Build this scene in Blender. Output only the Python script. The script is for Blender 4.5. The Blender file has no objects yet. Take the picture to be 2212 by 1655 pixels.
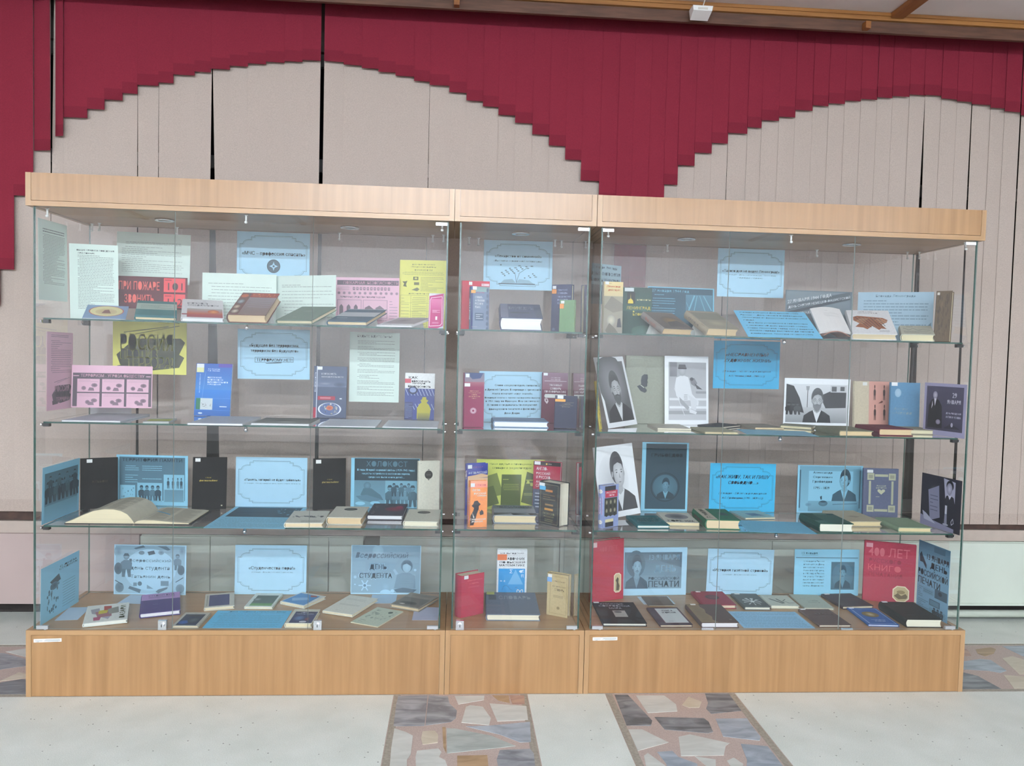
import bpy, bmesh, math, random
import numpy as np
from mathutils import Matrix, Vector
from mathutils.geometry import tessellate_polygon, delaunay_2d_cdt

SC = bpy.context.scene
COL = SC.collection
PI = math.pi

# ------------------------------------------------------------------ camera
F_PX, YAW, PITCH, ROLL = 1696.69, 0.0711, -0.0431, 0.0256
CAM = np.array([1.5345, -2.9176, 1.3079])
_fw = np.array([math.sin(YAW) * math.cos(PITCH), math.cos(YAW) * math.cos(PITCH), math.sin(PITCH)])
_r0 = np.array([math.cos(YAW), -math.sin(YAW), 0.0])
_u0 = np.cross(_r0, _fw)
_c, _s = math.cos(ROLL), math.sin(ROLL)
_rt, _up = _c * _r0 + _s * _u0, -_s * _r0 + _c * _u0
cam_data = bpy.data.cameras.new('camera')
cam_data.sensor_fit = 'HORIZONTAL'
cam_data.sensor_width = 36.0
cam_data.lens = F_PX * 36.0 / 2212.0
cam_data.clip_start = 0.05
cam = bpy.data.objects.new('camera', cam_data)
COL.objects.link(cam)
m = Matrix.Identity(4)
for i in range(3):
    m[i][0], m[i][1], m[i][2], m[i][3] = _rt[i], _up[i], -_fw[i], CAM[i]
cam.matrix_world = m
SC.camera = cam

# ------------------------------------------------------------------ world, lamps, exposure
world = bpy.data.worlds.new('night')
world.use_nodes = True
world.node_tree.nodes['Background'].inputs[0].default_value = (0.02, 0.025, 0.04, 1)
world.node_tree.nodes['Background'].inputs[1].default_value = 0.3
SC.world = world

LAMP_COLOR = (0.82, 0.94, 1.04)
TUBE = 268.0
def ceiling_lamp(x, y, label, length=1.2):
    # surface-mounted fluorescent fitting with two bare tubes
    root = bpy.data.objects.new('ceiling_lamp', None)
    COL.objects.link(root)
    root.location = (x, y, 2.881)
    root['label'], root['category'], root['group'] = label, 'lamp', 'fluorescent ceiling fittings'
    def part(name, verts, faces, mat):
        me = bpy.data.meshes.new(name)
        me.from_pydata(verts, [], faces); me.materials.append(mat)
        o = bpy.data.objects.new(name, me); COL.objects.link(o); o.parent = root
        return o
    h, d = length / 2, .075
    V = [(-h, -d, -.0005), (h, -d, -.0005), (h, d, -.0005), (-h, d, -.0005), (-h, -d * .5, -.035), (h, -d * .5, -.035), (h, d * .5, -.035), (-h, d * .5, -.035)]
    part('lamp_tray', V, [(0, 1, 2, 3), (7, 6, 5, 4), (0, 4, 5, 1), (1, 5, 6, 2), (2, 6, 7, 3), (3, 7, 4, 0)], LAMP_MATS[0])
    for yy in (-.04, .04):
        V = []
        for xx in (-h + .01, h - .01):
            for k in range(8):
                V.append((xx, yy + .013 * math.cos(k * PI / 4), -.062 + .013 * math.sin(k * PI / 4)))
        F = [(k, (k + 1) % 8, 8 + (k + 1) % 8, 8 + k) for k in range(8)] + [tuple(range(8)), tuple(range(15, 7, -1))]
        part('lamp_tube', V, F, LAMP_MATS[1])
def lamp_mats():
    a = bpy.data.materials.new('lamp_enamel'); a.use_nodes = True
    a.node_tree.nodes['Principled BSDF'].inputs['Base Color'].default_value = (.8, .8, .8, 1)
    t = bpy.data.materials.new('fluorescent_tube'); t.use_nodes = True
    p = t.node_tree.nodes['Principled BSDF']
    p.inputs['Base Color'].default_value = (.8, .8, .8, 1)
    p.inputs['Emission Color'].default_value = (*LAMP_COLOR, 1)
    p.inputs['Emission Strength'].default_value = TUBE
    return a, t
LAMP_MATS = lamp_mats()
ceiling_lamp(.80, -4.05, 'twin tube ceiling fitting of the near row, left half')
ceiling_lamp(2.10, -4.05, 'twin tube ceiling fitting of the near row, right half')
for _x, _l in ((-3.6, 'first'), (-2.0, 'second'), (-.3, 'third'), (1.4, 'fourth'), (3.1, 'fifth'), (4.8, 'sixth'), (6.5, 'seventh')):
    ceiling_lamp(_x, -6.45, 'twin tube ceiling fitting of the far row, ' + _l + ' from the left')

SC.view_settings.view_transform = 'Standard'
SC.view_settings.look = 'None'
SC.view_settings.exposure = 0.0
SC.view_settings.gamma = 1.0
SC.view_settings.use_curve_mapping = False
SC.cycles.max_bounces = 10
SC.cycles.diffuse_bounces = 5
SC.cycles.glossy_bounces = 4
SC.cycles.transparent_max_bounces = 48
SC.cycles.caustics_reflective = False
SC.cycles.caustics_refractive = False

# ------------------------------------------------------------------ pixel <-> space (2212 x 1655)
def ray(px, py):
    return _fw * F_PX + _rt * (px - 1106.0) - _up * (py - 827.5)
def on_y(px, py, y):
    d = ray(px, py)
    return CAM + d * (y - CAM[1]) / d[1]
def on_z(px, py, z):
    d = ray(px, py)
    return CAM + d * (z - CAM[2]) / d[2]
def project(X):
    d = X - CAM
    z = d @ _fw
    return np.stack([1106.0 + F_PX * (d @ _rt) / z, 827.5 - F_PX * (d @ _up) / z], -1)
# views of the photograph in which the outlines were read: origin and scale
VIEW = {'A1': (60, 440, 4.608), 'A2': (500, 440, 4.608), 'B1': (60, 680, 4.608), 'B2': (500, 680, 4.608),
        'C1': (60, 920, 4.608), 'C2': (500, 920, 4.608), 'D1': (60, 1140, 4.608), 'D2': (500, 1140, 4.608),
        'M1': (960, 470, 6.32), 'M2': (960, 720, 6.32), 'M3': (960, 940, 6.32), 'M4': (960, 1150, 6.32),
        'E1': (1270, 480, 5.027), 'E2': (1680, 480, 5.027), 'F1': (1270, 720, 5.027), 'F2': (1680, 720, 5.027),
        'G1': (1260, 930, 5.027), 'G2': (1680, 930, 5.027), 'H1': (1260, 1140, 5.027), 'H2': (1680, 1140, 5.027),
        'P': (700, 1440, 3.687), 'Q': (1200, 1440, 3.687), 'R': (1700, 1340, 4.32), 'L': (0, 1000, 3.183)}
def px(view, x, y):
    o = VIEW[view]
    return o[0] + x / o[2], o[1] + y / o[2]

# ------------------------------------------------------------------ colours and materials
def lin(h):
    if isinstance(h, (tuple, list)):
        return tuple(h[:3])
    v = [int(h[i:i + 2], 16) / 255 for i in (0, 2, 4)]
    return tuple(c / 12.92 if c <= .04045 else ((c + .055) / 1.055) ** 2.4 for c in v)
MATS = {}
def new_mat(name):
    mt = bpy.data.materials.new(name)
    mt.use_nodes = True
    nt = mt.node_tree
    return mt, nt, nt.nodes['Principled BSDF']
def N(nt, typ, **kw):
    n = nt.nodes.new(typ)
    for k, v in kw.items():
        setattr(n, k, v)
    return n
def noise_color(nt, bsdf, c1, c2, scale, stretch=(1, 1, 1), lo=.35, hi=.65, detail=4):
    tc = N(nt, 'ShaderNodeTexCoord')
    mp = N(nt, 'ShaderNodeMapping')
    mp.inputs['Scale'].default_value = stretch
    nz = N(nt, 'ShaderNodeTexNoise')
    nz.inputs['Scale'].default_value = scale
    nz.inputs['Detail'].default_value = detail
    rp = N(nt, 'ShaderNodeValToRGB')
    rp.color_ramp.elements[0].position, rp.color_ramp.elements[1].position = lo, hi
    rp.color_ramp.elements[0].color = (*c1, 1)
    rp.color_ramp.elements[1].color = (*c2, 1)
    L = nt.links.new
    L(tc.outputs['Object'], mp.inputs[0]); L(mp.outputs[0], nz.inputs['Vector'])
    L(nz.outputs['Fac'], rp.inputs[0]); L(rp.outputs[0], bsdf.inputs['Base Color'])
    return tc, mp, nz, rp
def mul(c, k):
    return tuple(min(1, x * k) for x in c)
def plain(h, rough=.5, metal=0.0, spec=.5, var=.06, scale=30, stretch=(1, 1, 1)):
    key = ('plain', h, rough, metal, spec, var, scale, stretch)
    if key not in MATS:
        mt, nt, b = new_mat('surface_' + str(h))
        c = lin(h)
        if var:
            noise_color(nt, b, mul(c, 1 - var), mul(c, 1 + var), scale, stretch)
        else:
            b.inputs['Base Color'].default_value = (*c, 1)
        b.inputs['Roughness'].default_value = rough
        b.inputs['Metallic'].default_value = metal
        b.inputs['Specular IOR Level'].default_value = spec
        MATS[key] = mt
    return MATS[key]
def pages_mat(h):
    key = ('pages', h)
    if key not in MATS:
        mt, nt, b = new_mat('page_edges_' + h)
        c = tuple(.72 * x + .28 * y for x, y in zip(lin(h), lin('d6d0c4')))
        noise_color(nt, b, mul(c, .86), mul(c, 1.04), 3, (1, 1, 260), .3, .7)
        b.inputs['Roughness'].default_value = .85
        MATS[key] = mt
    return MATS[key]
def print_mat():
    if 'print' not in MATS:
        mt, nt, b = new_mat('printed_ink')
        a = N(nt, 'ShaderNodeVertexColor', layer_name='Col')
        nt.links.new(a.outputs['Color'], b.inputs['Base Color'])
        b.inputs['Roughness'].default_value = .6
        b.inputs['Specular IOR Level'].default_value = .3
        MATS['print'] = mt
    return MATS['print']
def wood(name, c1, c2, axis, rough=.29):
    key = ('wood', name, axis)
    if key not in MATS:
        mt, nt, b = new_mat('beech_laminate_' + name)
        st = [38, 38, 38]
        st['xyz'.index(axis)] = 1.6
        tc, mp, nz, rp = noise_color(nt, b, lin(c1), lin(c2), 1.0, tuple(st), .32, .68, 6)
        nz.inputs['Distortion'].default_value = .35
        b.inputs['Roughness'].default_value = rough
        b.inputs['Specular IOR Level'].default_value = .5
        MATS[key] = mt
    return MATS[key]
def glass_mat():
    if 'glass' not in MATS:
        mt, nt, b = new_mat('clear_glass')
        nt.nodes.remove(b)
        L = nt.links.new
        out = nt.nodes['Material Output']
        tr = N(nt, 'ShaderNodeBsdfTransparent'); tr.inputs[0].default_value = (.987, .988, .987, 1)
        gl = N(nt, 'ShaderNodeBsdfGlossy'); gl.inputs['Roughness'].default_value = 0.0
        gl.inputs['Color'].default_value = (1, 1, 1, 1)
        fr = N(nt, 'ShaderNodeFresnel'); fr.inputs['IOR'].default_value = 1.52
        ge = N(nt, 'ShaderNodeNewGeometry')
        inv = N(nt, 'ShaderNodeMath', operation='SUBTRACT'); inv.inputs[0].default_value = 1.0
        ml = N(nt, 'ShaderNodeMath', operation='MULTIPLY')
        m2 = N(nt, 'ShaderNodeMath', operation='MULTIPLY'); m2.inputs[1].default_value = 1.65; m2.use_clamp = True
        mx = N(nt, 'ShaderNodeMixShader')
        L(ge.outputs['Backfacing'], inv.inputs[1])
        L(fr.outputs[0], m2.inputs[0]); L(m2.outputs[0], ml.inputs[0]); L(inv.outputs[0], ml.inputs[1])
        L(ml.outputs[0], mx.inputs[0]); L(tr.outputs[0], mx.inputs[1]); L(gl.outputs[0], mx.inputs[2])
        L(mx.outputs[0], out.inputs['Surface'])
        MATS['glass'] = mt
    return MATS['glass']
M_EDGE = plain('1f4a40', .25, var=.2, scale=60)
M_JOINT = plain('a9b3ac', .3, var=0)
M_CHROME = plain('d9d9dc', .18, 1.0, var=0)
M_BLACK = plain('17181a', .4, var=0)
M_WHITE = plain('f2f2ee', .5, var=0)

# ------------------------------------------------------------------ mesh helpers
def mesh_obj(name, verts, faces, mats, parent=None, fm=None, smooth=False, colors=None):
    me = bpy.data.meshes.new(name)
    me.from_pydata([tuple(v) for v in verts], [], faces)
    for mt in (mats if isinstance(mats, (list, tuple)) else [mats]):
        me.materials.append(mt)
    if fm:
        me.polygons.foreach_set('material_index', fm)
    if smooth:
        me.polygons.foreach_set('use_smooth', [True] * len(me.polygons))
    if colors is not None:
        at = me.color_attributes.new('Col', 'FLOAT_COLOR', 'CORNER')
        flat = []
        for p in me.polygons:
            for li in range(p.loop_start, p.loop_start + p.loop_total):
                flat.extend((*colors[me.loops[li].vertex_index], 1.0))
        at.data.foreach_set('color', flat)
    me.update()
    o = bpy.data.objects.new(name, me)
    COL.objects.link(o)
    if parent is not None:
        o.parent = parent
    return o
def empty(name, matrix=None):
    o = bpy.data.objects.new(name, None)
    o.empty_display_size = .05
    COL.objects.link(o)
    if matrix is not None:
        o.matrix_world = matrix
    return o
def tag(o, label, cat, group=None, kind=None):
    o['label'] = label
    o['category'] = cat
    if group: o['group'] = group
    if kind: o['kind'] = kind
    return o
def struct(o):
    o['kind'] = 'structure'
    return o
class MB:
    """collects boxes and tubes into one mesh"""
    def __init__(s): s.v, s.f, s.m = [], [], []
    def box(s, x0, x1, y0, y1, z0, z1, mi=0, edge=None, big=None):
        n = len(s.v)
        s.v += [(x0, y0, z0), (x1, y0, z0), (x1, y1, z0), (x0, y1, z0), (x0, y0, z1), (x1, y0, z1), (x1, y1, z1), (x0, y1, z1)]
        fs = [(0, 3, 2, 1), (4, 5, 6, 7), (0, 1, 5, 4), (1, 2, 6, 5), (2, 3, 7, 6), (3, 0, 4, 7)]
        ax = ['z', 'z', 'y', 'x', 'y', 'x']
        for f, a in zip(fs, ax):
            s.f.append(tuple(n + i for i in f))
            s.m.append(mi if (big is None or a == big) else edge)
        return s
    def tube(s, p0, p1, r0, r1=None, n=12, mi=0):
        r1 = r0 if r1 is None else r1
        p0, p1 = Vector(p0), Vector(p1)
        d = (p1 - p0).normalized()
        a = d.orthogonal().normalized(); b = d.cross(a)
        k = len(s.v)
        for p, r in ((p0, r0), (p1, r1)):
            for i in range(n):
                t = 2 * PI * i / n
                s.v.append(tuple(p + a * r * math.cos(t) + b * r * math.sin(t)))
        for i in range(n):
            j = (i + 1) % n
            s.f.append((k + i, k + j, k + n + j, k + n + i)); s.m.append(mi)
        s.f.append(tuple(k + i for i in reversed(range(n)))); s.m.append(mi)
        s.f.append(tuple(k + n + i for i in range(n))); s.m.append(mi)
        return s
    def ball(s, c, r, n=10, mi=0, sz=1.0):
        k = len(s.v)
        for i in range(1, n // 2):
            t = PI * i / (n // 2)
            for j in range(n):
                s.v.append((c[0] + r * math.sin(t) * math.cos(2 * PI * j / n), c[1] + r * math.sin(t) * math.sin(2 * PI * j / n), c[2] + r * sz * math.cos(t)))
        R = n // 2 - 1
        for i in range(R - 1):
            for j in range(n):
                j2 = (j + 1) % n
                s.f.append((k + i * n + j, k + (i + 1) * n + j, k + (i + 1) * n + j2, k + i * n + j2)); s.m.append(mi)
        s.f.append(tuple(k + j for j in range(n))); s.m.append(mi)
        s.f.append(tuple(k + (R - 1) * n + j for j in reversed(range(n)))); s.m.append(mi)
        return s
    def ring(s, c, r0, r1, z0, z1, n=24, mi=0):
        k = len(s.v)
        for r, z in ((r1, z0), (r0, z0 - .0), (r0 * .98, z1), (r1, z1)):
            for j in range(n):
                t = 2 * PI * j / n
                s.v.append((c[0] + r * math.cos(t), c[1] + r * math.sin(t), z))
        for i in range(4):
            for j in range(n):
                j2 = (j + 1) % n
                i2 = (i + 1) % 4
                s.f.append((k + i * n + j, k + i * n + j2, k + i2 * n + j2, k + i2 * n + j)); s.m.append(mi)
        return s
    def prism(s, poly, z0, z1, mi=0):
        k, n = len(s.v), len(poly)
        a = sum(poly[i][0] * poly[(i + 1) % n][1] - poly[(i + 1) % n][0] * poly[i][1] for i in range(n))
        if a < 0: poly = poly[::-1]
        s.v += [(p[0], p[1], z0) for p in poly] + [(p[0], p[1], z1) for p in poly]
        s.f.append(tuple(k + n + i for i in range(n))); s.m.append(mi)
        for i in range(n):
            j = (i + 1) % n
            s.f.append((k + i, k + j, k + n + j, k + n + i)); s.m.append(mi)
        return s
    def build(s, name, mats, parent=None, smooth=False):
        return mesh_obj(name, s.v, s.f, mats, parent, s.m, smooth)
def box(name, x0, x1, y0, y1, z0, z1, mt, parent=None):
    return MB().box(x0, x1, y0, y1, z0, z1).build(name, mt, parent)

# ================================================================== THE ROOM
CEIL = 2.881
HB, HC, HT = .2453, 1.7725, 1.889        # base top, canopy underside, canopy top
YB, YC = .775, .800                      # planes of the burgundy and the cream slats

# ---- floor
def floor_mats():
    mt, nt, b = new_mat('terrazzo')
    tc, mp, nz, rp = noise_color(nt, b, lin('e4e7e0'), lin('f0f2ec'), 7, (1, 1, 1), .3, .7, 6)
    vo = N(nt, 'ShaderNodeTexVoronoi'); vo.inputs['Scale'].default_value = 27
    lt = N(nt, 'ShaderNodeMath', operation='LESS_THAN'); lt.inputs[1].default_value = .07
    v2 = N(nt, 'ShaderNodeTexNoise'); v2.inputs['Scale'].default_value = 340; v2.inputs['Detail'].default_value = 3
    r2 = N(nt, 'ShaderNodeValToRGB')
    r2.color_ramp.elements[0].position, r2.color_ramp.elements[1].position = .3, .7
    r2.color_ramp.elements[0].color = (.80, .80, .77, 1); r2.color_ramp.elements[1].color = (1, 1, 1, 1)
    mm = N(nt, 'ShaderNodeMix', data_type='RGBA', blend_type='MULTIPLY'); mm.inputs[0].default_value = 1
    mx = N(nt, 'ShaderNodeMix', data_type='RGBA'); mx.inputs[7].default_value = (*lin('5f5d55'), 1)
    k = N(nt, 'ShaderNodeMath', operation='MULTIPLY'); k.inputs[1].default_value = .8
    L = nt.links.new
    L(tc.outputs['Object'], vo.inputs['Vector']); L(tc.outputs['Object'], v2.inputs['Vector'])
    L(vo.outputs['Distance'], lt.inputs[0]); L(lt.outputs[0], k.inputs[0]); L(v2.outputs['Fac'], r2.inputs[0])
    L(rp.outputs[0], mm.inputs[6]); L(r2.outputs[0], mm.inputs[7])
    L(mm.outputs[2], mx.inputs[6]); L(k.outputs[0], mx.inputs[0]); L(mx.outputs[2], b.inputs['Base Color'])
    b.inputs['Roughness'].default_value = .5
    b.inputs['Specular IOR Level'].default_value = .3
    mo, nt, b = new_mat('pink_mortar')
    noise_color(nt, b, lin('b5a097'), lin('ccb9b0'), 220, (1, 1, 1), .3, .75, 3)
    b.inputs['Roughness'].default_value = .5
    return mt, mo
M_TERRAZZO, M_MORTAR = floor_mats()
M_DARKT = plain('66655f', .45, var=.25, scale=60)  # dark tone added to unseen far panels so their reflection in the glass stays dim
M_STRIP = plain('a39a8d', .5, var=.15, scale=90)
def marble(c1, c2, rot):
    key = ('marble', c1, c2, rot)
    if key not in MATS:
        mt, nt, b = new_mat('marble_' + c1)
        tc, mp, nz, rp = noise_color(nt, b, lin(c1), lin(c2), 7, (1, 3.2, 1), .36, .66, 7)
        nz.inputs['Distortion'].default_value = 1.1
        mp.inputs['Rotation'].default_value = (0, 0, rot)
        b.inputs['Roughness'].default_value = .3
        MATS[key] = mt
    return MATS[key]
MARBLE = {'w': ('c9c9c2', 'd8d8d2', .3), 'g': ('74767c', 'a9abb0', .5), 'd': ('565a60', '93969b', -.4), 'b': ('8f98a3', 'b3bcc5', .6),
          'n': ('9aa19d', 'b9c0bb', .9), 'y': ('9c7f5c', 'b99a78', .2), 'r': ('a58076', 'bf9b86', .2), 'c': ('c6b9a3', 'd6cbb8', 0)}
floor = struct(MB().box(-5, 9, -7.8, 1.0, -.06, -.0012).build('floor', [M_MORTAR]))
BX = ((1.328, 1.830), (2.130, 2.636))
CB = (-2.05, -1.55)                       # a cross band nearer the camera
xs = [-5, BX[0][0], BX[0][1], BX[1][0], BX[1][1], 9]
for i in (0, 2, 4):
    for y0, y1 in ((-7.6, CB[0]), (CB[1], -.0015)):
        box('terrazzo_panel', xs[i] + .0015, xs[i + 1] - .0015, y0, y1, -.0012, 0, M_DARKT if y0 < -7 else M_TERRAZZO, floor)
box('terrazzo_panel', -5, 9, .5065, 1.0, -.0012, 0, M_TERRAZZO, floor)
for x0, x1 in BX:
    for a, b_ in ((x0 + .0015, x0 + .026), (x1 - .026, x1 - .0015)):
        for y0, y1 in ((-7.6, CB[0]), (CB[1], -.0015)):
            box('border_strip', a, b_, y0, y1, -.0012, -.0003, M_STRIP, floor)
box('border_strip', -5, 9, .0015, .022, -.0012, -.0003, M_STRIP, floor)
box('border_strip', -5, 9, .485, .5035, -.0012, -.0003, M_STRIP, floor)
STONES = [
 ('P', 'g', [(590,235),(825,230),(800,470),(553,474),(575,300)]), ('P', 'g', [(832,230),(985,237),(1000,295),(1058,350),(1050,410),(1010,440),(808,468)]),
 ('P', 'w', [(1040,234),(1278,232),(1272,265),(1070,300)]), ('P', 'y', [(1340,230),(1470,230),(1480,290),(1390,270)]), ('P', 'r', [(1476,230),(1595,230),(1598,298),(1500,300)]),
 ('P', 'w', [(1130,320),(1165,308),(1265,320),(1328,410),(1315,465),(1095,445)]), ('P', 'w', [(1318,293),(1612,315),(1625,425),(1380,435)]),
 ('P', 'b', [(1320,470),(1640,440),(1648,600),(1560,602),(1400,540),(1130,476)]), ('P', 'n', [(976,490),(1050,495),(1330,550),(1525,632),(980,690)]),
 ('P', 'y', [(942,482),(968,482),(973,688),(950,640)]), ('P', 'w', [(560,492),(650,520),(708,550),(690,700),(660,740),(660,833),(520,833),(535,650)]),
 ('P', 'c', [(785,515),(880,510),(910,540),(905,605),(785,620),(772,570)]), ('P', 'w', [(740,670),(910,652),(935,680),(915,720),(965,745),(985,800),(985,850),(735,850),(728,720)]),
 ('P', 'y', [(1060,710),(1300,705),(1315,850),(1060,850)]), ('P', 'g', [(1400,665),(1640,655),(1670,690),(1690,860),(1400,860),(1375,740)]),
 ('Q', 'd', [(470,224),(575,224),(770,430),(760,470),(565,468)]), ('Q', 'w', [(640,230),(865,230),(960,300),(970,355),(735,368)]),
 ('Q', 'c', [(1060,240),(1165,280),(1145,325),(1060,325),(1008,305)]), ('Q', 'd', [(1190,214),(1378,214),(1480,350),(1240,375),(1200,335),(1215,290)]),
 ('Q', 'd', [(790,402),(1180,410),(1220,440),(1255,520),(1215,530),(870,500)]), ('Q', 'b', [(1275,415),(1525,412),(1555,460),(1635,560),(1625,588),(1335,555)]),
 ('Q', 'w', [(580,500),(690,500),(800,555),(900,603),(655,670)]), ('Q', 'w', [(980,560),(1070,540),(1385,610),(1355,630),(1340,705),(1000,712)]),
 ('Q', 'b', [(1475,615),(1690,635),(1810,790),(1850,850),(1520,850),(1525,740)]), ('Q', 'b', [(810,680),(930,672),(980,720),(1130,775),(1130,850),(910,850),(880,770)]),
 ('Q', 'w', [(705,710),(735,688),(880,793),(930,850),(730,850)]), ('Q', 'w', [(1110,715),(1275,740),(1280,850),(1180,850),(1200,790)]),
 ('Q', 'w', [(1365,750),(1420,725),(1495,775),(1480,850),(1400,800)]),
 ('R', 'r', [(1600,262),(1670,265),(1700,290),(1720,330),(1610,335)]), ('R', 'y', [(1760,272),(1900,252),(1950,270),(1930,310),(1850,335),(1780,310)]),
 ('R', 'b', [(2010,242),(2212,237),(2260,350),(2190,330)]), ('R', 'c', [(2010,355),(2100,335),(2260,380),(2260,500),(2170,505),(2100,440)]),
 ('R', 'b', [(1600,390),(1800,362),(1900,370),(2050,470),(1990,490),(1880,470),(1600,455)]), ('R', 'd', [(1600,475),(1780,520),(2000,640),(1900,650),(1600,645)]),
 ('R', 'c', [(2020,510),(2260,530),(2260,652),(2140,650),(2070,570)]),
 ('L', 'w', [(40,1298),(182,1275),(182,1335)]), ('L', 'g', [(-60,1300),(35,1310),(182,1350),(182,1395),(100,1405),(-60,1430)]),
 ('L', 'c', [(0,1500),(130,1440),(182,1450),(182,1478)]), ('L', 'd', [(-60,1522),(0,1512),(150,1487),(182,1490),(182,1592),(60,1598),(-60,1590)])]
rnd = random.Random(4)
for view, kind, poly in STONES:
    pts = [tuple(on_z(*px(view, *p), 0)[:2]) for p in poly]
    pts = [(p[0], max(p[1], .025) if view in 'RL' else min(p[1], -.004)) for p in pts]
    c = MARBLE[kind]
    MB().prism(pts, -.0012, .0).build('stone', [marble(c[0], c[1], c[2])], floor)
mbs = MB()
def shards(x0, x1, y0, y1):
    nx, ny = max(1, round((x1 - x0) / .16)), max(1, round((y1 - y0) / .19))
    P = [[(x0 + (x1 - x0) * (i + (rnd.uniform(-.3, .3) if 0 < i < nx else 0)) / nx, y0 + (y1 - y0) * (j + rnd.uniform(-.3, .3)) / ny) for i in range(nx + 1)] for j in range(ny + 1)]
    for j in range(ny):
        for i in range(nx):
            q = [P[j][i], P[j][i + 1], P[j + 1][i + 1], P[j + 1][i]]
            cx, cy = sum(p[0] for p in q) / 4, sum(p[1] for p in q) / 4
            k = rnd.uniform(.72, .88)
            mbs.prism([(cx + (p[0] - cx) * k, cy + (p[1] - cy) * k) for p in q], -.0012, 0, rnd.choice([0, 0, 0, 1, 2, 3, 4]))
for x0, x1 in BX:
    shards(x0 + .03, x1 - .03, -7.5, CB[0]); shards(x0 + .03, x1 - .03, CB[1] + .03, -.62)
shards(-4.9, 8.9, CB[0] + .03, CB[1] - .03)
o = mbs.build('stone_mosaic', [marble(*MARBLE[k]) for k in 'wgdbn'], floor)
o['kind'] = 'stuff'

# ---- walls, windows
M_WALL = plain('efe8e6', .8, var=.03, scale=3)
M_CREAMP = plain('b6a29c', .6, var=.02, scale=3)
M_DARKW = plain('4a342b', .6, var=.25, scale=25)
M_BROWNW = plain('5f4030', .55, var=.25, scale=8, stretch=(1, 8, 8))
wb = struct(MB().box(-5, 9, .95, 1.15, 0, .52).box(-5, 9, .95, 1.15, 2.7, 3.2).box(-5, -1.15, .95, 1.15, .52, 2.7).box(5.2, 9, .95, 1.15, .52, 2.7)
     .box(1.02, 1.24, .95, 1.15, .52, 2.7).build('wall_back', [plain('8d8078', .8, var=.05, scale=4)]))
struct(MB().box(-5, 9, -7.8, -7.6, 0, 3.2).build('wall_front', [plain('f2eeee', .8, var=.02, scale=3)]))
struct(MB().box(-5.2, -5, -7.8, 1.15, 0, 3.2).build('wall_left', [M_WALL]))
struct(MB().box(9, 9.2, -7.8, 1.15, 0, 3.2).build('wall_right', [M_WALL]))
M_FRAME = plain('8a8582', .5, var=.04)
def night_glass():
    mt, nt, b = new_mat('night_window_glass')
    b.inputs['Base Color'].default_value = (.012, .012, .016, 1)
    b.inputs['Roughness'].default_value = .05
    return mt
M_NIGHT = night_glass()
for k, (x0, x1) in enumerate(((-1.15, 1.02), (1.24, 5.2))):
    w = struct(empty('window_%d' % (k + 1), Matrix.Translation((x0, .98, .52))))
    W, H = x1 - x0, 2.18
    fr = MB().box(0, W, 0, .06, 0, .06).box(0, W, 0, .06, H - .06, H).box(0, W, 0, .06, 1.62, 1.68)
    n = 2 if k == 0 else 4
    for i in range(n + 1):
        c = W * i / n
        fr.box(max(0, c - .03), min(W, c + .03), 0, .06, .06, H - .06)
    fr.build('window_frame', [M_FRAME], w)
    for i in range(n):
        MB().box(W * i / n + .031, W * (i + 1) / n - .031, .02, .03, .061, 1.619).build('window_pane', [M_NIGHT], w)
        MB().box(W * i / n + .031, W * (i + 1) / n - .031, .02, .03, 1.681, H - .061).build('window_pane', [M_NIGHT], w)
# sill: dark front board over a pale ledge, and the dark skirting behind the radiators
struct(MB().box(-5, 9, .83, .949, .462, .515).build('trim_1', [M_DARKW]))
struct(MB().box(-5, 9, .815, .949, .405, .46).build('trim_2', [plain('b9a99d', .6, var=.03)]))
struct(MB().box(-5, 9, .92, .949, 0, .075).build('baseboard_back', [plain('2a2320', .7, var=.2)]))

# ---- ceiling with timber battens and the recess the blinds hang in
M_BATTEN = wood('batten', '8a5a2c', 'a8733c', 'x', .45)
M_BATTENY = wood('batten', '7d4a26', '96602f', 'y', .45)
ceil = struct(MB().box(-5, 9, -7.8, .62, CEIL, CEIL + .03).build('ceiling', [plain('e2d8d6', .85, var=.03, scale=5)]))
struct(MB().box(-5, 9, .604, .620, 2.848, CEIL - .0005).box(-5, 9, .598, .604, 2.866, CEIL - .0005).build('trim_3', [M_BATTEN]))
k = 4
for x in (-2.5, -.5, 1.5, 3.50, 5.5):
    struct(MB().box(x - .029, x + .029, -7.6, .597, 2.857, CEIL - .0005).build('trim_%d' % k, [M_BATTENY])); k += 1
for x in (1.50, 3.36, -.4):
    struct(MB().box(x - .012, x + .012, .585, .6195, 2.802, 2.834).build('trim_%d' % k, [M_BATTENY])); k += 1
# the pelmet board the blinds hang behind
struct(MB().box(-5, 9, .6205, .640, 2.798, 2.95).box(-5, 9, .6405, .95, 2.93, 2.95).build('trim_%d' % k, [M_BROWNW]))

# ---- radiators and the panel left of them
M_RAD = plain('cfd6c9', .45, var=.02, scale=6)
def radiator(x0, x1, label, joints):
    t = tag(empty('radiator', Matrix.Translation((x0, .80, 0))), label, 'radiator', 'convector radiators under the windows')
    W = x1 - x0
    cuts = [0] + [j - x0 for j in joints] + [W]
    for a, b_ in zip(cuts[:-1], cuts[1:]):
        MB().box(a + .002, b_ - .002, 0, .012, .082, .398).box(a + .002, b_ - .002, -.006, 0, .082, .094).build('front_panel', [M_RAD], t)
    MB().box(.002, W - .002, .013, .10, .378, .402).build('top_grille', [M_RAD], t)
    MB().tube((-.02, .012, .037), (W + .02, .012, .037), .0185, n=14).build('pipe', [M_RAD], t, True)
    box('bracket', .01, .03, .013, .11, .1, .37, M_DARKW, t); box('bracket', W - .03, W - .01, .013, .11, .1, .37, M_DARKW, t)
radiator(.089, 1.115, 'pale green steel convector radiator behind the left and middle cases', (.407, .953))
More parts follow.
